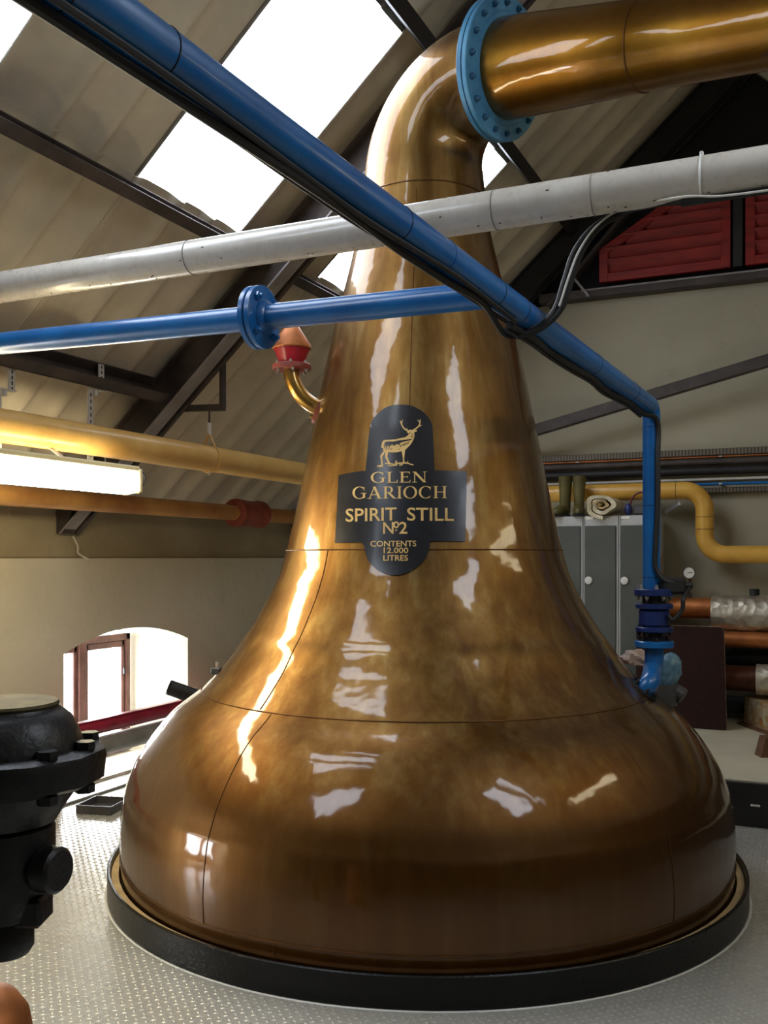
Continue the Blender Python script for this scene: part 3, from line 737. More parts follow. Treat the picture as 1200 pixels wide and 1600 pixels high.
# ================================================================== LYNE ARM
arm = thing('lyne_arm', FL, 'tapering copper vapour pipe leaving the swan neck, with pale blue flange', 'pipe')
ts = [0.0, .05, .2, .45, .686, .69, .95, 1.26, 1.8, 2.6, 3.1]; rs = [.205, .208, .2, .184, .170, .168, .160, .151, .146, .140, .138]
MB().tube([FL+ARM_D*t for t in ts], rs, 64).build('tapered_pipe', 'copper_arm', arm, sharp=60)
x_, y_, z_ = basis(ARM_D)
for t_, r in ((.69, .1705), (1.75, .148)):
    MB().tube([FL+ARM_D*t_+(x_*math.cos(a)+y_*math.sin(a))*r for a in np.linspace(0, 2*math.pi, 64)], .003, 6, False).build('weld_seam', 'seam', arm)
fl_ = MB().lathe([(-.028, .21), (-.028, .292), (-.024, .296), (-.004, .296), (-.002, .292), (-.002, .21)], FL, ARM_D, 72, False).build('flange', 'blue_light', arm)
MB().lathe([(.0, .21), (.0, .292), (.004, .296), (.022, .296), (.026, .292), (.026, .232), (.034, .226), (.034, .205)], FL, ARM_D, 72, False).build('flange', 'blue_light', arm)
bm_ = bolt_mesh(.0135, .012, 'blue_bolt', .06)
ring_of(bm_, 'bolt', arm, FL+ARM_D*.026, ARM_D, .262, 18, .1)

# ================================================================== OVERHEAD PIPES
# white pipe along X
yw, zw, rw = 2.73, 2.499, .057
wp = thing('white_steam_pipe', (-1.2, yw, zw), 'dirty white overhead pipe crossing in front of the still neck', 'pipe')
MB().tube([(-3.48, yw, zw), (2.28, yw, zw)], rw, 40).build('pipe', 'white_pipe', wp)
for px in (928, 1097, 775, 300):
    q = onY(px, 300, yw).x
    MB().tube([(q, yw+(rw+.001)*math.cos(a), zw+(rw+.001)*math.sin(a)) for a in np.linspace(0, 2*math.pi, 40)], .0011 if px != 1097 else .0032, 6, False).build('joint_band', 'white_joint' if px != 1097 else 'white_plastic', wp)
q = onY(1097, 300, yw).x
MB().box((q, yw-.01, zw+rw+.004), (.010, .016, .012)).build('band_clip', 'galv', wp)
for k in range(46):
    x = random.uniform(-2.6, .6); a = random.choice([random.uniform(-2.1, -1.45), random.uniform(-2.1, -1.45), random.uniform(.9, 4.2)])
    p = Vector((x, yw+(rw)*math.cos(a), zw+rw*math.sin(a)))
    MB().ball(p, (random.uniform(.002, .006), .0022, .0022), 6, 4).build('paint_drip', 'dirt', wp)

# blue pipe running back to the still, then down to the valve
ZA = 4.3
A0, A1 = Vector((-.955, -.2, 2.232)), at(1018, 635, ZA)
dA = (A0-A1).normalized()
base = at(1018, 905, ZA); low = Vector((A1.x, A1.y, at(1018, 921, ZA).z))
A_start = A1+dA*5.4
bp = thing('blue_cooling_pipe', low, 'blue pipe slanting overhead from upper left then dropping to the blue valve', 'pipe')
path = fillet([A_start, A1, low], .055, 8)
MB().tube(path, .039, 32).build('pipe', 'blue', bp)
def ringpart(o, ax, r, tr, name, mat, par, n=32):
    x, y, z = basis(ax); MB().tube([Vector(o)+(x*math.cos(a)+y*math.sin(a))*r for a in np.linspace(0, 2*math.pi, n)], tr, 6, False).build(name, mat, par)
def onA(px): # point on the overhead run at a photo column
    r = ray(px, 0); d = A1-A0; # solve (A0+d t) xy proportional to r xy
    t = (A0.y*r.x-A0.x*r.y)/(d.x*r.y-d.y*r.x); return A0+d*t
for px in (95, 250, 620, 690, 770, 808, 925, 985): ringpart(onA(px), dA, .0394, .0012, 'cable_tie', 'black_matt' if px != 690 else 'blue', bp)
for py in (668, 790, 902): ringpart(Vector((A1.x, A1.y, at(1018, py, ZA).z)), UP, .0394, .0012, 'cable_tie', 'black_matt', bp)

# second blue pipe teeing into it
B1, B0 = at(760, 461, 2.68), at(0, 537, 3.43)
dB = (B0-B1).normalized(); Bs = B1+dB*2.85
b2 = thing('blue_branch_pipe', at(405, 497, 2.98), 'blue flanged branch pipe crossing left to right in front of the still', 'pipe')
MB().tube([B1-dB*.0, Bs], .0385, 32).build('pipe', 'blue', b2)
r405 = ray(405, 0); dd = B0-B1; tt = (B1.y*r405.x-B1.x*r405.y)/(dd.x*r405.y-dd.y*r405.x); FB = B1+dd*tt
MB().lathe([(-.0, .0385), (-.0, .094), (.003, .097), (.017, .097), (.019, .094), (.019, .0385)], FB+dB*.0015, dB, 40, False).build('flange', 'blue', b2)
MB().lathe([(-.0, .0385), (-.0, .094), (.003, .097), (.017, .097), (.019, .094), (.019, .0385)], FB-dB*.0015, -dB, 40, False).build('flange', 'blue', b2)
MB().lathe([(.0, .056), (.012, .05), (.02, .0385)], FB-dB*.02, -dB, 32, False).build('weld_neck', 'blue', b2)
ring_of(bolt_mesh(.013, .012, 'blue', .05), 'bolt', b2, FB-dB*.0205, -dB, .074, 4, .75)

# black cables strapped under the slanting pipe
def cable(name, pts, r, label, mat='black_matt', n=6, seg=8, cat='cable', group='black cables strapped to the blue pipe'):
    return tag(MB().tube(smooth_path(pts, n), r, seg).build(name, mat), label, cat, group)
side = dA.cross(UP).normalized()
labs = ['thick black cable strapped along the underside of the slanting blue pipe', 'middle thin black cable under the slanting blue pipe', 'outer thin black cable on the left flank of the slanting blue pipe']
for i, (ang, rr_, lab) in enumerate(zip((-92, -112, -70), (.0085, .006, .006), labs)):
    pts = []
    for k in range(17):
        t = k/16; px = None; q = onA(800)+dA*(3.6*(1-t))
        a = R(ang+7*math.sin(k*1.3+i)); rad = .0395+rr_+.003*abs(math.sin(k*2.1+i))
        w = side*math.cos(a) if True else 0
        pts.append(q+(side*math.cos(a)*(-1)+UP*math.sin(a))*rad)
    if i == 0:
        pts = pts[:-1]
        pts += [at(790, 523, 2.80), at(835, 516, 2.80), at(866, 486, 2.79), at(882, 440, 2.78), at(897, 395, 2.77), at(925, 358, 2.76), at(965, 334, 2.75), at(1030, 318, onY(1030, 318, yw).length*0+2.66)]
        for px in (1100, 1200, 1300):
            q = onY(px, 300, yw); pts.append(Vector((q.x if px < 1300 else 2.2, yw-.012, zw-rw-.009)))
        cable('black_cable', pts, .0095, 'thick black cable leaving the slanting blue pipe and looping up to the white pipe')
    else: cable('black_cable', pts, rr_, lab)
# second strand and pale wire of the hanging loop
lp = [at(800, 526, 2.80), at(840, 512, 2.795), at(871, 480, 2.785), at(886, 435, 2.775), at(902, 392, 2.765), at(930, 354, 2.755), at(970, 331, 2.745)]
cable('black_cable', [p+Vector((.012, .006, 0)) for p in lp], .009, 'second black cable twisted round the hanging loop below the white pipe')
cable('pale_wire', [p-FWD*.013+RIGHT*.003+Vector((0, 0, .003*math.sin(i*2))) for i, p in enumerate(lp[2:])]+[onY(1060, 308, yw-.05), onY(1130, 306, yw-.05), onY(1240, 292, yw-.05)], .0032, 'thin pale wire along the hanging black cable loop', 'white_plastic', cat='wire')
# continuing cable to the valve actuator
pts = []
for k, px in enumerate((803, 840, 870, 900, 930, 955, 985, 1008)):
    q = onA(px); a = R(-105+10*math.sin(k*2.2)); pts.append(q+(-side*math.cos(a)+UP*math.sin(a))*(.049+.004*math.sin(k*3)))
for py, dx in ((660, .012), (720, .014), (790, .014), (850, .006), (885, .004)):
    pts.append(Vector((A1.x, A1.y, at(1018, py, ZA).z))+RIGHT*dx-FWD*.047)
pts += [at(1036, 905, ZA-.06), at(1052, 910, ZA-.06)]
cable('black_cable', pts, .0115, 'black cable running down the vertical blue pipe to the actuator box')
pts2 = [p+Vector((.0, .0, -.012))+side*.01 for p in pts[:8]]
cable('black_cable', pts2, .006, 'thin black cable hugging the far end of the slanting blue pipe')

# valve stack on the still shoulder
vb = Vector((A1.x, A1.y, 0)); zv = lambda py: at(1018, py, ZA).z
val = thing('blue_valve', (vb.x, vb.y, zv(1090)), 'dark blue flanged valve standing on the right shoulder of the still', 'valve')
xy0 = Vector((A1.x, A1.y, 0))+RIGHT*.012
def disc(py0, py1, r, name, mat, par=val, n=32):
    MB().lathe([(0, .01), (0, r-.004), (.003, r), (zv(py0)-zv(py1)-.003, r), (zv(py0)-zv(py1), r-.004), (zv(py0)-zv(py1), .01)], xy0+UP*zv(py1), UP, n).build(name, mat, par)
disc(920, 931, .088, 'flange', 'blue_dark'); disc(943, 951, .082, 'flange', 'blue_dark'); disc(979, 987, .082, 'flange', 'blue_dark'); disc(1001, 1011, .086, 'flange', 'blue')
MB().lathe([(0, .052), (zv(931)-zv(943), .052)], xy0+UP*zv(943), UP, 24).build('neck', 'black_matt', val)
MB().lathe([(0, .060), (.01, .068), (zv(951)-zv(979)-.01, .068), (zv(951)-zv(979), .060)], xy0+UP*zv(979), UP, 28).build('valve_body', 'blue_dark', val)
MB().lathe([(0, .048), (zv(987)-zv(1001), .048)], xy0+UP*zv(1001), UP, 24).build('neck', 'black_matt', val)
foot = spt(.865, R(88), 0)+UP*.0
f0 = xy0+UP*zv(1006)
ft = hit(1004, 1078, 0.); nf = (Vector((ft.x-AXC.x, ft.y-AXC.y, 0)).normalized()*.75+UP*.85).normalized()
MB().tube(smooth_path([f0, xy0+UP*zv(1030), xy0+UP*zv(1044)-RIGHT*.006, ft+nf*.045, ft-nf*.02], 6), .042, 28).build('elbow', 'blue', val)
MB().lathe([(0, .03), (0, .072), (.012, .072), (.014, .07), (.014, .03)], ft-nf*.004, nf, 28).build('foot_flange', 'black_matt', val)
zb_m = bolt_mesh(.010, .011, 'bolt'); db_m = bolt_mesh(.010, .011, 'black_matt', .03)
ring_of(zb_m, 'bolt', val, xy0+UP*zv(931), -UP, .070, 6, .3); ring_of(zb_m, 'bolt', val, xy0+UP*zv(920), UP, .070, 6, .3)
ring_of(db_m, 'bolt', val, xy0+UP*zv(987), -UP, .066, 6, .3); ring_of(db_m, 'bolt', val, xy0+UP*zv(1001), UP, .068, 6, .3)
ring_of(db_m, 'bolt', val, ft+nf*.010, nf, .057, 6, .3)
ac = at(1050, 915, ZA-.02)
act = MB().box(ac, (.10, .10, .075), Matrix.Rotation(YAW, 3, 'Z'), .012).build('actuator_box', 'black_matt', val)
MB().bar(ac-RIGHT*.02, xy0+UP*(ac.z-.0), .04, .04).build('actuator_bracket', 'black_matt', val)
MB().lathe([(0, .018), (.04, .018), (.045, .012)], ac+RIGHT*.045, RIGHT, 14).build('cable_gland', 'black_matt', act)
MB().tube(smooth_path([ac+RIGHT*.08, at(1068, 935, ZA-.08), at(1066, 952, ZA-.08), at(1052, 968, ZA-.07), at(1044, 962, ZA-.06)], 6), .010, 10).build('loop_cable', 'black_matt', act)

# blue wrapped manway motor and cloth behind it
mc = at(1041, 1058, 4.5)
mw_ = thing('wrapped_manway', mc-UP*.12, 'pale blue plastic wrapped drum on the still shoulder behind the blue elbow', 'drum')
bb = MB(); bb.ball(mc+UP*.02, (.062, .07, .10), 20, 12, Matrix.Rotation(R(24), 3, 'Y'))
for i, v in enumerate(bb.v): bb.v[i] = v+Vector((rng.normal(), rng.normal(), rng.normal()))*.004
bb.build('plastic_wrap', 'blue_wrap', mw_)
MB().lathe([(-.04, .034), (.0, .038), (.03, .038), (.035, .03), (.035, .02)], mc+RIGHT*.045-UP*.07-FWD*.02, (RIGHT*.7-UP*.5-FWD*.4), 18).build('drain_nut', 'grey_cup', mw_)
MB().lathe([(-.10, .07), (0, .075)], mc-UP*.03-RIGHT*.02, UP, 20).build('manway_neck', 'grey_cup', mw_)
def lump(name, c, ux, uy, uz, mat, label, cat, seed=1, amp=.25):
    r_ = np.random.default_rng(seed); b = MB(); b.ball((0, 0, 0), 1, 22, 14); ph = r_.uniform(0, 6, 9)
    out = []
    for v in b.v:
        k = 1+amp*(math.sin(3.1*v.x+ph[0])*math.sin(2.7*v.y+ph[1])+.5*math.sin(6*v.z+5*v.x+ph[2])+.3*math.sin(9*v.y+ph[3]))
        zz = max(v.z, -.55); out.append(Vector(c)+(ux*v.x+uy*v.y+uz*zz)*k)
    b.v = out; return tag(b.build(name, mat), label, cat)
lump('folded_cloth', at(990, 1030, 4.62), RIGHT*.07, FWD*.05, UP*.045, 'cloth', 'pale crumpled cloth lying on the still shoulder left of the blue elbow', 'cloth', 3)

# vacuum relief valve on the left of the neck
VZ = 4.47
rv = thing('relief_valve', at(500, 645, VZ), 'brass elbow with red cone and copper cap on the left of the neck', 'valve')
e0 = at(503, 636, VZ); e0b = at(480, 628, VZ)
MB().tube(smooth_path([at(515, 642, VZ), at(490, 634, VZ), at(472, 620, VZ), at(461, 603, VZ), at(456, 588, VZ), at(455, 574, VZ)], 6), .037, 28).build('brass_elbow', 'brass', rv)
nd = (at(480, 628, VZ)-at(505, 640, VZ)).normalized()
MB().lathe([(-.006, .03), (-.006, .072), (.010, .072), (.012, .03)], at(500, 640, VZ), nd, 28).build('foot_flange', 'red_rust', rv)
ring_of(bolt_mesh(.009, .010, 'brass', .02), 'bolt', rv, at(500, 640, VZ)+nd*.012, nd, .056, 6)
cpt = at(456, 574, VZ)
MB().lathe([(-.012, .02), (-.012, .088), (-.009, .091), (.009, .091), (.012, .088), (.012, .02)], cpt, UP, 36).build('flange', 'red_rust', rv)
ring_of(bolt_mesh(.008, .010, 'bolt', .01), 'bolt', rv, cpt-UP*.012, -UP, .074, 6, .45)
ring_of(bolt_mesh(.008, .008, 'bolt'), 'bolt', rv, cpt+UP*.012, UP, .074, 6, .45)
MB().lathe([(.012, .056), (.02, .058), (.075, .080), (.083, .082), (.083, .05)], cpt, UP, 36).build('red_cone', 'red', rv)
MB().lathe([(.083, .05), (.083, .088), (.088, .091), (.105, .088), (.20, .026), (.205, .012)], cpt, UP, 36).build('copper_cap', 'raw_copper', rv)

# ================================================================== LEFT WALL PIPES AND LAMP
yp = thing('yellow_wall_pipe', (-3.33, 4.7, 2.055), 'thick cream-yellow pipe running along the left wall above the lamp', 'pipe')
MB().tube([(-3.33, .5, 2.055), (-3.33, 7.76, 2.055)], .077, 32).build('pipe', 'pale_yellow', yp)
q = onX(327, 700, -3.33)
hg = thing('pipe_hanger', (-3.33, q.y, 2.2), 'dark angle bracket with clevis hanging from the rafter and holding the yellow pipe', 'bracket')
yb = q.y
ta, tb, tc = (-3.235, yb, roofz(-3.235)-.10), (-3.235, yb, 2.355), (-3.62, yb, 2.372)
MB().bar(ta, tb, .035, .03).build('drop_bar', 'beam', hg)
MB().bar((-3.22, yb, 2.355), tc, .03, .04).build('cross_bar', 'beam', hg)
MB().bar(tc, (-3.62, yb, roofz(-3.62)-.14), .035, .03).build('drop_bar', 'beam', hg)
MB().tube([(-3.33, yb, 2.35), (-3.33, yb, 2.25)], .006, 8).build('rod', 'beam', hg)
MB().tube([(-3.33, yb, 2.27), (-3.33, yb, 2.2)], .013, 10).build('turnbuckle', 'galv', hg)
ca = [(-3.33+.081*math.cos(a), yb, 2.055+.081*math.sin(a)) for a in np.linspace(R(60), R(-240), 26)]
MB().tube([(-3.33, yb, 2.21), *ca, (-3.33, yb, 2.21)], .006, 8).build('clevis_strap', 'pale_yellow', hg)
MB().tube([(-3.33, yb, 1.985), (-3.33, yb, 1.958)], .010, 8).build('clevis_bolt', 'galv', hg)

# twin-tube lamp
def lamp(name, x, y0, y1, z, label, mat='tube_light', group='fluorescent lamps with clear covers'):
    t = thing(name, (x, (y0+y1)/2, z), label, 'lamp', group)
    MB().box((x, (y0+y1)/2, z+.045), (.14, y1-y0-.04, .03), bev=.01).build('housing', 'lamp_cap', t)
    b = MB(); n = 14; pr_ = [(.079*math.cos(a), -.035+.064*math.sin(a)*(1 if math.sin(a) < 0 else .95)+.02) for a in np.linspace(0, 2*math.pi, n, False)]
    vs = [Vector((x+p, y, z+q_)) for y in (y0+.04, y1-.04) for p, q_ in pr_]
    b.put(vs, [(k, (k+1) % n, n+(k+1) % n, n+k) for k in range(n)]+[tuple(range(n))[::-1], tuple(range(n, 2*n))])
    b.build('diffuser', mat, t, sharp=50)
    for y, sg_ in ((y0, 1), (y1, -1)):
        MB().box((x, y+sg_*.02, z-.012), (.15, .03, .12), bev=.02).build('end_cap', 'lamp_cap', t)
        MB().box((x, y-sg_*.006, z-.01), (.07, .014, .05), bev=.004).build('end_clip', 'lamp_cap', t)
    return t
pe = onX(206, 752, -3.12)
lt = lamp('fluorescent_lamp', -3.12, pe.y-1.55, pe.y, 1.855, 'lit fluorescent lamp below the cream-yellow pipe on the left wall')
for yy in (pe.y-1.2, pe.y-.35): MB().bar((-3.18, yy, 1.895), (-3.31, yy, 1.982), .03, .006).build('suspension_strap', 'galv', lt)
lamp('fluorescent_lamp', 1.7, 3.2, 4.75, 2.75, 'lit fluorescent lamp under the right roof slope, nearer the gable', 'tube_light_dim')
for yy, lab in ((3.6, 'thin grey drop rod of the right-hand lamp, the nearer one'), (4.4, 'thin grey drop rod of the right-hand lamp, the one nearer the gable')):
    tag(MB().tube([(1.7, yy, 2.81), (1.7, yy, roofz(1.7)+.0)], .006, 8).build('drop_rod', 'galv'), lab, 'rod', 'lamp drop rods')
# slotted struts carrying the lamp
def strut(pxa, label, short=False):
    xs = -3.56
    a = onX(pxa, 575, xs); t = thing('slotted_hanger', (xs, a.y, 1.9), label, 'bracket', 'slotted steel hangers above the lamp')
    ztop = a.z+.02; zmid = onX(pxa, 612, xs).z
    MB().box((xs, a.y, (ztop+zmid)/2), (.008, .042, ztop-zmid), bev=.001).build('upper_strip', 'galv', t)
    n = 5
    for k in range(n): MB().box((xs+.0045, a.y, zmid+(ztop-zmid)*(k+.5)/n), (.002, .008, .018), bev=.001).build('slot', 'slot', t)
    MB().box((xs, a.y-.04, zmid+.004), (.03, .12, .008), bev=.001).build('foot_plate', 'galv', t)
    MB().tube([(xs+.008, a.y-.05, zmid), (xs+.008, a.y-.05, zmid-.03)], .012, 10).build('bolt', 'galv', t)
    y2 = a.y-.085; zl = 1.93
    MB().box((xs, y2, (zmid+zl)/2), (.008, .042, zmid-zl), bev=.001).build('lower_strip', 'galv', t)
    for k in range(12): MB().box((xs+.0045, y2, zmid-.03-k*.036), (.002, .008, .018), bev=.001).build('slot', 'slot', t)
    MB().bar((xs, y2, zl), (-3.34, y2, zl), .02, .02).build('arm', 'galv', t)
strut(158, 'slotted pale steel hanger on the brown purlin near the rafter'); strut(18, 'slotted pale steel hanger on the brown purlin at the left edge')
tag(MB().tube(smooth_path([(-3.12, pe.y+.01, 1.87), (-3.15, pe.y+.12, 1.90), (-3.22, pe.y+.22, 1.86), (-3.32, pe.y+.25, 1.80), (-3.45, pe.y+.22, 1.86), (-3.46, pe.y+.20, 2.0)], 6), .005, 8).build('lamp_flex', 'grey_cup'), 'thin grey flex curling from the end of the lit lamp', 'cable')

cp = thing('copper_wall_pipe', (-4.0, 5, 1.80), 'reddish copper pipe with red flanged coupling low along the left wall', 'pipe')
MB().tube([(-4.0, .8, 1.80), (-4.0, 7.76, 1.80)], .057, 28).build('pipe', 'ochre_copper', cp)
q = onX(388, 804, -4.0).y
MB().lathe([(-.20, .06), (-.19, .105), (-.13, .108), (-.06, .10), (.10, .098), (.13, .108), (.17, .105), (.19, .06)], (-4.0, q, 1.80), (0, 1, 0), 32).build('coupling', 'red_rust', cp)
for yy in (2.2, 4.3, 7.3): MB().box((-4.17, yy, 1.80), (.36, .03, .04)).build('wall_bracket', 'beam', cp)
tag(MB().tube(smooth_path([(XLU+.03, 4.72, 1.60), (XLU+.035, 4.76, 1.54), (XLU+.05, 4.75, 1.49), (XL+.008, 4.82, 1.455)], 6), .007, 8).build('earth_wire', 'wall'), 'pale painted wire below the rafter foot on the left wall', 'wire')

# low pipes in front of the window
lpz = onX(200, 1125, -4.0)
rp = thing('red_pipe', (-4.0, 5, lpz.z), 'dark red pipe running low across the arched window', 'pipe')
MB().tube([(-4.0, 2.2, .437), (-4.0, 7.6, .437)], .044, 24).build('pipe', 'red_pipe', rp)
MB().box((-4.0, 5, .482), (.05, 5.2, .012)).build('top_strip', 'red_pipe', rp)
for yy in (2.6, 6.9): MB().box((-4.155, yy, .437), (.26, .03, .04)).build('wall_bracket', 'beam', rp)
gp = thing('grey_pipe', (-4.0, 5, .3), 'grey pipe running just below the red pipe by the window', 'pipe')
MB().tube([(-4.0, 2.2, .318), (-4.0, 7.6, .318)], .060, 24).build('pipe', 'grey_pipe', gp)
for yy in (2.6, 6.9): MB().box((-4.155, yy, .318), (.26, .03, .04)).build('wall_bracket', 'beam', gp)
# open black tube
ta = at(264, 1074, 5.75); tb = at(330, 1100, 5.9)
b = MB(); d = (tb-ta).normalized(); end = tb+RIGHT*.35
pth = fillet([ta, tb+RIGHT*.2-UP*.06, Vector((tb.x+.45, tb.y+.15, .0))], .12, 8)
b.tube(pth, .046, 24, False); b.tube(pth, .040, 24, False)
x, y, z = basis(d)
n = 24; vs = [ta+(x*math.cos(2*math.pi*k/n)+y*math.sin(2*math.pi*k/n))*r for r in (.046, .040) for k in range(n)]
b.put(vs, [(k, (k+1) % n, n+(k+1) % n, n+k) for k in range(n)])
tag(b.build('open_tube', 'black_matt', sharp=50), 'open-ended black tube poking out behind the left shoulder of the still', 'tube')
# shallow tray on the deck
tr = [onZ(130, 1268, 0), onZ(163, 1278, 0), onZ(192, 1262, 0), onZ(160, 1253, 0)]
cx = sum(tr, Vector())/4; ux = (tr[2]-tr[1]+tr[3]-tr[0])*.5; uy = (tr[1]-tr[0]+tr[2]-tr[3])*.5
ang = math.atan2(ux.y, ux.x); m3 = Matrix.Rotation(ang, 3, 'Z'); L_, W_ = ux.length, uy.length
t = thing('metal_tray', cx, 'small shallow dark metal tray on the bright deck below the window', 'tray')
MB().box(cx+UP*.004, (L_, W_, .008), m3).build('base', 'grey_cup', t)
for sg_ in (-1, 1):
    MB().box(cx+m3 @ Vector((0, sg_*W_/2, .025)), (L_+.01, .008, .05), m3, .002).build('rim', 'grey_cup', t)
    MB().box(cx+m3 @ Vector((sg_*L_/2, 0, .025)), (.008, W_, .05), m3, .002).build('rim', 'grey_cup', t)

# ================================================================== FOREGROUND VALVE (left edge)
vz = 1.7; px2m = vz/FP; vo = at(5, 1200, vz); zpy = lambda py: CZ-(py-HOR)*px2m
fv = thing('cast_iron_valve', Vector((vo.x, vo.y, 0)), 'large black cast-iron valve bonnet in the left foreground', 'valve')
vx = Vector((vo.x, vo.y, 0))
def vl(name, mat, pts, seg=48, par=fv): return MB().lathe([(zpy(py), r*px2m) for py, r in pts], vx, UP, seg).build(name, mat, par)
vl('cap_plate', 'brass_plate', [(1104, 20), (1104, 82), (1100, 84), (1096, 82), (1095, 5)])
vl('bonnet', 'cast_black', [(1170, 60), (1170, 122), (1160, 120), (1140, 113), (1122, 103), (1112, 92), (1108, 86), (1104, 84), (1104, 30)])
b = MB(); n = 10; P = [(r_*math.cos(2*math.pi*(k+.5)/n), r_*math.sin(2*math.pi*(k+.5)/n)) for k in range(n) for r_ in (150*px2m,)]
vl('flange', 'cast_black', [(1222, 90), (1222, 145), (1216, 154), (1180, 158), (1172, 156), (1168, 148), (1168, 60)], 12)
vl('lower_bonnet', 'cast_black', [(1290, 60), (1282, 80), (1262, 92), (1245, 104), (1222, 112), (1222, 50)])
vl('body', 'cast_black', [(1432, 50), (1425, 66), (1400, 74), (1330, 78), (1290, 78), (1280, 60)], 14)
vl('outlet_flange', 'cast_black', [(1488, 20), (1488, 40), (1478, 46), (1452, 46), (1440, 40), (1425, 40)])
bm_ = bolt_mesh(.0175, .014, 'cast_black', 0, False)
for k in range(10):
    a = 2*math.pi*(k+.15)/10; inst(bm_, 'bolt', fv, frame(vx+UP*zpy(1168)+(RIGHT*math.cos(a)-FWD*math.sin(a))*.150, UP))
    inst(bm_, 'bolt', fv, frame(vx+UP*zpy(1222)+(RIGHT*math.cos(a)-FWD*math.sin(a))*.150, -UP))
sd = (RIGHT*.93-FWD*.35).normalized(); sp = vx+UP*zpy(1348)
MB().lathe([(.05, .034), (.085, .034), (.088, .04), (.118, .04), (.124, .034), (.124, .01)], sp, sd, 20).build('side_plug', 'cast_black', fv)
MB().box(vx+UP*zpy(1412)+RIGHT*.06-FWD*.02, (.05, .07, .05), Matrix.Rotation(YAW, 3, 'Z'), .006).build('lug', 'cast_black', fv)
MB().tube(fillet([vx+UP*zpy(1340), vx+UP*zpy(1340)-RIGHT*.75, Vector((vx.x, vx.y, 0))-RIGHT*.75], .14, 8), .075, 28).build('inlet_pipe', 'cast_black', fv)
MB().lathe([(0, .14), (.02, .14), (.022, .08)], Vector((vx.x, vx.y, 0))-RIGHT*.75, UP, 28).build('foot_flange', 'cast_black', fv)
# copper stub at the lower left corner
cc = at(-52, 1600, 1.75); cc.z = 0; h = CZ-(1548-HOR)/FP*1.75
tag(MB().lathe([(0, .115), (h-.09, .115), (h-.05, .108), (h-.02, .088), (h, .05), (h+.004, .01)], cc, UP, 40).build('copper_stub', 'raw_copper'), 'rounded orange copper pipe stub in the bottom left corner', 'pipe')

# ================================================================== RIGHT: LOCKERS, WALL PIPES, CLUTTER
edges = [onY(px, 806, 7.25).x for px in (852, 911, 966.5, 1023)]
LZ = 1.778
loc_l = ['grey locker standing nearest the still, partly hidden by its neck', 'grey locker with rolled towel on top, middle of the row', 'grey locker behind the vertical blue pipe']
for i in range(3):
    a, b_ = edges[i]+.002, edges[i+1]-.002; w = b_-a; y = 7.25
    t = thing('locker', ((a+b_)/2, y+.2, 0), loc_l[i], 'locker', 'grey steel lockers')
    MB().box(((a+b_)/2, y+.225, LZ/2), (w, .45, LZ), bev=.004).build('body', 'locker', t)
    dr = MB().box(((a+b_)/2, y-.006, LZ/2-.02), (w-.032, .018, LZ-.11), bev=.004).build('door', 'locker_door', t)
    kx = a+.045; kz = 1.47-(907-HOR)/FP*7.2
    MB().lathe([(0, .027), (.008, .03), (.016, .026), (.02, .01)], (kx, y-.015, kz), (0, -1, 0), 24).build('round_latch', 'white_plastic', dr)
    MB().box((a+.05, y-.002, LZ-.016), (.06, .006, .02), bev=.001).build('number_card', 'gauge_face', t)
    MB().box((a+.006, y-.003, LZ/2), (.006, .008, LZ-.02), bev=.001).build('edge_strip', 'locker', t)
# boots
def boot(px, label, turn):
    p = onY(px, 804, 7.36); p.z = LZ; m3 = Matrix.Rotation(turn, 3, 'Z')
    t = thing('rubber_boot', p, label, 'boot', 'olive rubber boots')
    sh = MB()
    prof = [(.03, .042, 0), (.08, .044, 0), (.14, .046, .0), (.22, .052, .004), (.30, .056, .006), (.315, .057, .006)]
    seg = 20; vs = []
    for z, r_, off in prof: vs += [p+m3 @ Vector((r_*.9*math.cos(2*math.pi*k/seg), off-.0+r_*1.05*math.sin(2*math.pi*k/seg), z)) for k in range(seg)]
    for z, r_, off in prof[::-1][:3]: vs += [p+m3 @ Vector((r_*.82*math.cos(2*math.pi*k/seg), off+r_*.97*math.sin(2*math.pi*k/seg), z-.004)) for k in range(seg)]
    n = len(prof)+3
    sh.put(vs, [(i*seg+k, i*seg+(k+1) % seg, (i+1)*seg+(k+1) % seg, (i+1)*seg+k) for i in range(n-1) for k in range(seg)])
    sh.build('shaft', 'boot', t)
    fo = MB(); fo.ball((0, 0, 0), 1, 20, 12)
    fo.v = [p+m3 @ Vector((v.x*.045, -.055+v.y*.115, max(.015, .045+v.z*.05-.012*max(0, -v.y)))) for v in fo.v]; fo.build('foot', 'boot', t)
    so = MB(); so.ball((0, 0, 0), 1, 20, 8); so.v = [p+m3 @ Vector((v.x*.05, -.055+v.y*.122, .009+max(-1, min(1, v.z*4))*.009)) for v in so.v]; so.build('sole', 'black_matt', t)
boot(883, 'olive rubber boot on the lockers, the one nearer the still', R(-16)); boot(905, 'olive rubber boot on the lockers beside the rolled towel', R(10))
p = onY(876, 797, 7.32); p.z = LZ
t = thing('paper_cup', p, 'small white cup on the lockers left of the boots', 'cup')
MB().lathe([(0, .022), (.05, .029), (.052, .031), (.05, .027), (.008, .02)], p, UP, 20).build('body', 'white_plastic', t)
MB().tube([p+Vector((.03*math.cos(a), .03*math.sin(a), .05)) for a in np.linspace(0, 6.2832, 20)], .003, 6, False).build('rim', 'white_plastic', t)
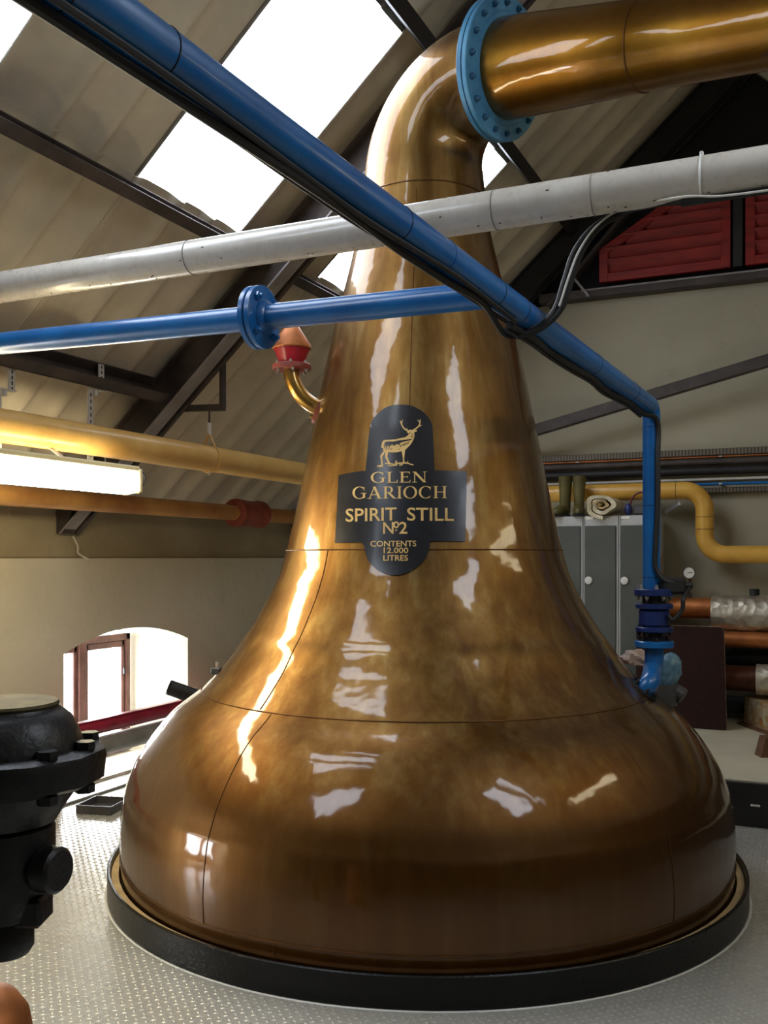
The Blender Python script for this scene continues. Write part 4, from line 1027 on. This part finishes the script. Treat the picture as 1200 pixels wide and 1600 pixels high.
# rolled towel: spiral roll seen end-on, hanging a little over the front edge
pc = onY(941, 797, 7.22); pc.z = LZ+.075
t = thing('rolled_towel', (pc.x, 7.3, LZ), 'cream rolled towel lying on top of the middle locker', 'towel')
def roll(turns, r0, r1, th, y0, y1, name, mat, sx=1.35, seed=0):
    b = MB(); n = 70; r_ = np.random.default_rng(seed); vs = []
    for y in np.linspace(y0, y1, 6):
        for s_ in (0, 1):
            for k in range(n):
                t_ = k/(n-1); a = turns*2*math.pi*t_+1.0; q = r0+(r1-r0)*t_-s_*th
                w = 1+.07*math.sin(3*a+seed)+.05*math.sin(5*a+y*9)
                vs.append(Vector((pc.x+sx*q*w*math.cos(a), y+.012*math.sin(2*a), pc.z+q*w*math.sin(a))))
    fs = []
    for j in range(5):
        for s_ in (0, 1):
            for k in range(n-1):
                a = (j*2+s_)*n+k; fs.append((a, a+1, a+2*n+1, a+2*n))
    for j in (0, 5):
        for k in range(n-1): a = (j*2)*n+k; fs.append((a, a+1, a+n+1, a+n))
    for k in (0, n-1):
        for j in range(5): a = j*2*n+k; fs.append((a, a+n, a+3*n, a+2*n))
    b.put(vs, fs); return b.build(name, mat, t)
roll(1.6, .045, .098, .026, 7.20, 7.5, 'outer_fold', 'towel', 1.35, 1); roll(1.3, .014, .044, .016, 7.19, 7.48, 'inner_fold', 'towel2', 1.5, 2)
# ear defenders
p = onY(998, 795, 7.34); p.z = LZ
t = thing('ear_defenders', p, 'ear defenders with maroon headband on the lockers by the blue pipe', 'ear defenders')
x0, x1 = onY(982, 795, 7.34).x, onY(1022, 795, 7.34).x
MB().tube([(x0+.01+(x1-x0-.02)*(.5-.5*math.cos(a)), p.y, LZ+.06+.115*math.sin(a)) for a in np.linspace(0, math.pi, 20)], .008, 8).build('headband', 'band_red', t)
for x, mt in ((x0, 'blue_cup'), (x1, 'blue_cup')): MB().ball((x, p.y, LZ+.048), (.028, .04, .048), 18, 12).build('ear_cup', mt, t)
MB().box(((x0+x1)/2+.01, p.y+.03, LZ+.04), (.14, .10, .08), bev=.025).build('pad', 'grey_cup', t)

# horizontal services on the gable wall
def wallbox(name, px, pya, pyb, mat, label, cat, x0=-3.2, x1=2.6, d=.06, y=YB):
    za = onY(px, pya, y-d).z; zb_ = onY(px, pyb, y-d).z
    return tag(MB().box(((x0+x1)/2, y-d/2, (za+zb_)/2), (x1-x0, d, za-zb_), bev=.004).build(name, mat), label, cat, 'services along the gable wall')
def wallpipe(name, px, pya, pyb, mat, label, y, x0=-3.2, x1=2.6, cat='pipe', br=True):
    za = onY(px, pya, y).z; zb_ = onY(px, pyb, y).z; r_ = (za-zb_)/2; z = (za+zb_)/2
    t = thing(name, ((x0+x1)/2, y, z), label, cat, 'services along the gable wall')
    MB().tube([(x0, y, z), (x1, y, z)], r_, 20).build('pipe', mat, t)
    for x in np.arange(x0+.3, x1, 1.1): MB().box((x, (y-r_+YB)/2, z), (.025, YB-y+r_+.004, r_*1.0), bev=.003).build('saddle_clip', 'galv' if r_ < .02 else mat, t)
    return t
wallbox('cable_tray', 1000, 706, 716, 'perf', 'perforated cable tray, uppermost run on the gable wall', 'cable tray', d=.07)
wallpipe('conduit', 1000, 716.5, 720, 'raw_copper', 'thin orange copper line just under the perforated cable tray', YB-.05)
wallpipe('conduit', 1000, 720.5, 731, 'beam', 'upper dark brown pipe on the gable wall under the cable tray', YB-.06)
wallpipe('conduit', 1000, 733, 746, 'beam_black', 'thick black pipe on the gable wall above the yellow pipe', YB-.07)
wallbox('wall_ledge', 1000, 750, 754, 'white_plastic', 'narrow white ledge strip just above the yellow pipe', 'ledge', d=.05)
wallpipe('conduit', 1140, 753, 758, 'blue', 'thin blue pipe on the gable wall at the right edge', YB-.08, onY(1062, 755, YB-.08).x)
wallbox('cable_tray', 1150, 761, 769, 'perf', 'short perforated grey tray below the thin blue pipe', 'cable tray', onY(1092, 765, YB-.06).x, 2.6, .06)
# yellow S-bend pipe
yy = 7.56
pts = [Vector((-3.2, yy, onY(950, 769.5, yy).z)), onY(1101, 769, yy), onY(1101, 866.5, yy), onY(1330, 866.5, yy)]; pts[3].x = 3.1
pts[1].z = pts[0].z; pts[3].z = pts[2].z
yq = thing('yellow_gable_pipe', pts[1], 'mustard yellow pipe with an S-bend on the gable wall', 'pipe')
MB().tube(fillet(pts, .15, 12), .066, 30).build('pipe', 'yellow', yq)
for a_, ax in ((onY(1057, 769.5, yy), Vector((1, 0, 0))), (Vector((pts[1].x, yy, onY(1101, 808, yy).z)), UP), (Vector((pts[1].x, yy, onY(1101, 827, yy).z)), UP)):
    a_.z = pts[0].z if ax.x else a_.z; ringpart(a_, ax, .0665, .002, 'joint_ring', 'dirt', yq)
MB().bar(onY(1040, 800, YB-.05), (onY(1063, 785, yy)), .02, .04).build('wall_bracket', 'locker', yq)
MB().bar((-2.6, yy, pts[0].z), (-2.6, YB-.01, pts[0].z), .04, .04).build('wall_bracket', 'locker', yq)

# plinth with black face
pl = thing('concrete_plinth', (.6, 6.6, 0), 'low cream topped plinth with black front face, right of the still', 'plinth')
MB().box(((-1.08+XR-.02)/2, (5.60+YB)/2, .125), (XR+1.06, YB-5.62, .25), bev=.006).build('slab', 'concrete', pl)
MB().box(((-1.08+XR-.02)/2, 5.588, .119), (XR+1.06, .022, .238), bev=.003).build('front_face', 'beam_black', pl)
MB().box((onY(1180, 1265, 5.57).x, 5.572, .12), (.05, .012, .012)).build('painted_glint', 'galv', pl)  # small pale bar painted in as a glint on the black face
# brown board leaning on the pipes
bl, br_ = onY(995, 980, 7.18), onY(1131, 980, 7.18); zt_ = onY(1131, 980, 7.18).z
t = thing('leaning_board', ((bl.x+br_.x)/2, 7.15, .25), 'dark red-brown board propped upright against the foil pipes', 'board')
xr_b = onY(1135, 1136, 7.12).x
mpl = Matrix(((1, 0, 0, 0), (0, -.10, -1, 7.11+.025), (0, 1, -.10, .252), (0, 0, 0, 1)))
hh = zt_-.252
rc = .03
poly = [(bl.x, 0), (xr_b, 0), (br_.x, hh-rc), (br_.x-.009, hh-.009), (br_.x-rc, hh), (bl.x+rc, hh), (bl.x, hh-rc)]
mpl = Matrix(((1, 0, 0, 0), (0, .06, -1, 7.14), (0, 1, .06, .252), (0, 0, 0, 1)))
MB().prism(poly, .018, mpl).build('panel', 'board', t)
ed = [mpl @ Vector((x, y, .009)) for x, y in poly[1:]]
MB().tube(ed, .0045, 6).build('chipped_edge', 'board_edge', t)
# copper and foil-lagged pipes over the plinth
def lag(px_r, y, pya, pyb, pxj, fa, fb, m1, label, x0=-1.04):
    za = onY(px_r, pya, y).z; zb_ = onY(px_r, pyb, y).z; z = (za+zb_)/2; r_ = (za-zb_)/2; xj = onY(pxj, pya, y).x
    t = thing('lagged_pipe', (xj, y, z), label, 'pipe', 'copper pipes over the plinth')
    MB().tube([(x0, y, z), (2.9, y, z)], r_, 24).build('copper_pipe', m1, t)
    if fa:
        f0, f1 = onY(px_r, fa, y).z, onY(px_r, fb, y).z; R_ = (f0-f1)/2; zc = (f0+f1)/2; b = MB(); n = 30; seg = 28; vs = []
        for i in range(n):
            x = xj+(2.6-xj)*i/(n-1)
            for k in range(seg):
                a = 2*math.pi*k/seg; q_ = R_*(1+rng.normal()*.02+.02*math.sin(3*a+i*.7)); vs.append((x, y+q_*math.cos(a), zc+q_*math.sin(a)))
        b.put(vs, [(i*seg+k, i*seg+(k+1) % seg, (i+1)*seg+(k+1) % seg, (i+1)*seg+k) for i in range(n-1) for k in range(seg)]+[tuple(range(seg))])
        b.build('foil_lagging', 'foil', t, sharp=80)
    MB().box((-.3, (y+YB)/2-.008, z), (.03, YB-y-.016, .05)).build('wall_bracket', 'beam', t); MB().box((1.6, (y+YB)/2-.008, z), (.03, YB-y-.016, .05)).build('wall_bracket', 'beam', t)
    return t, z, r_
lagp, lz, lr = lag(1090, 7.5, 934, 966, 1113, 929, 986, 'raw_copper', 'orange copper pipe wrapped in crumpled foil, upper run right of the valve')
lag(1165, 7.42, 987, 1012, 1400, None, None, 'raw_copper', 'bare orange copper pipe between the two foil-wrapped runs')
lag(1160, 7.36, 1040, 1080, 1182, 1036, 1084, 'dull_copper', 'dull brown copper pipe with foil end, lower run behind the board')
lag(1160, 7.62, 1012, 1040, 1500, None, None, 'beam_black', 'added black pipe standing in for shade behind the lower copper runs')  # no real pipe: added to darken the gap behind the copper runs
lag(1160, 7.62, 1088, 1116, 1500, None, None, 'beam_black', 'added black pipe standing in for shade low behind the brown board')  # likewise added, as shade at the foot of the wall
p = onY(1179, 925, 7.5); t = MB().lathe([(0, .034), (.05, .034), (.055, .03), (.055, .01)], (p.x, 7.5, onY(1090, 929, 7.5).z-.008), UP, 16).build('vent_cap', 'black_matt', lagp)
# gauge
gz = onY(1077, 895, 7.47); t = thing('pressure_gauge', (gz.x, 7.5, lz+lr), 'round white pressure gauge on a stem above the copper pipe', 'gauge')
MB().lathe([(-.02, .03), (-.02, .044), (.012, .046), (.014, .042), (.008, .04)], gz, (-.1, -1, 0), 28).build('case', 'grey_cup', t)
MB().lathe([(.006, .002), (.009, .040), (.0095, .002)], gz, (-.1, -1, 0), 28).build('dial', 'gauge_face', t)
MB().bar(gz+Vector((-.01, -.012, -.0)), gz+Vector((.028, -.012, .004)), .002, .003).build('needle', 'black_matt', t)
MB().tube(smooth_path([gz-UP*.04, gz-UP*.08+Vector((.012, .01, 0)), gz-UP*.12+Vector((-.004, .02, 0)), Vector((gz.x, 7.5, lz+lr-.01))], 5), .009, 10).build('stem', 'dull_copper', t)
MB().lathe([(0, .016), (.04, .016)], (gz.x, 7.5, lz+lr-.004), UP, 6).build('stem_nut', 'beam', t)
# wedge of dark panel beside the lockers
p = onY(1037, 880, 7.35)
tag(MB().prism([(0, 0), (.035, 0), (.035, .20), (.0, .02)], .02, Matrix(((1, 0, 0, onY(1030, 880, 7.4).x), (0, 0, 1, 7.3), (0, 1, 0, onY(1030, 905, 7.4).z), (0, 0, 0, 1)))).build('dark_offcut', 'wood'), 'dark sliver of panel beside the third locker behind the blue pipe', 'panel')
# foil block and timber block on the plinth
fb = onZ(1162, 1132, .25); fb2 = onZ(1205, 1148, .25); d = (fb2-fb); d = Vector((d.x, d.y, 0)).normalized(); nn = Vector((-d.y, d.x, 0))
h_ = (1137-1090)/FP*6.8
t = thing('foil_block', fb, 'rust-stained foil-faced insulation block lying on the plinth', 'insulation')
b = MB(); poly = [(0, 0), (.42, 0), (.42, h_*.92), (.07, h_*.97), (.025, h_), (.02, h_*.9)]
b.prism(poly, .2, Matrix(((d.x, 0, nn.x, fb.x), (d.y, 0, nn.y, fb.y), (0, 1, 0, .25), (0, 0, 0, 1))))
b.build('block', 'rust_foil', t)
MB().box(fb+d*.2+nn*.08+UP*.008, (.46, .24, .016), Matrix((d, nn, UP)).transposed(), .004).build('rusty_base', 'wood', t)
wb = onZ(1189, 1184, .25)
tag(MB().prism([(0, 0), (.5, 0), (.5, .12), (.03, .12)], .10, Matrix(((cs, 0, -sn, wb.x), (sn, 0, cs, wb.y), (0, 1, 0, .25), (0, 0, 0, 1)))).build('timber_block', 'wood'), 'brown timber block on the plinth at the right edge', 'timber')

for o in bpy.data.objects:
    if '_o' in o: del o['_o']
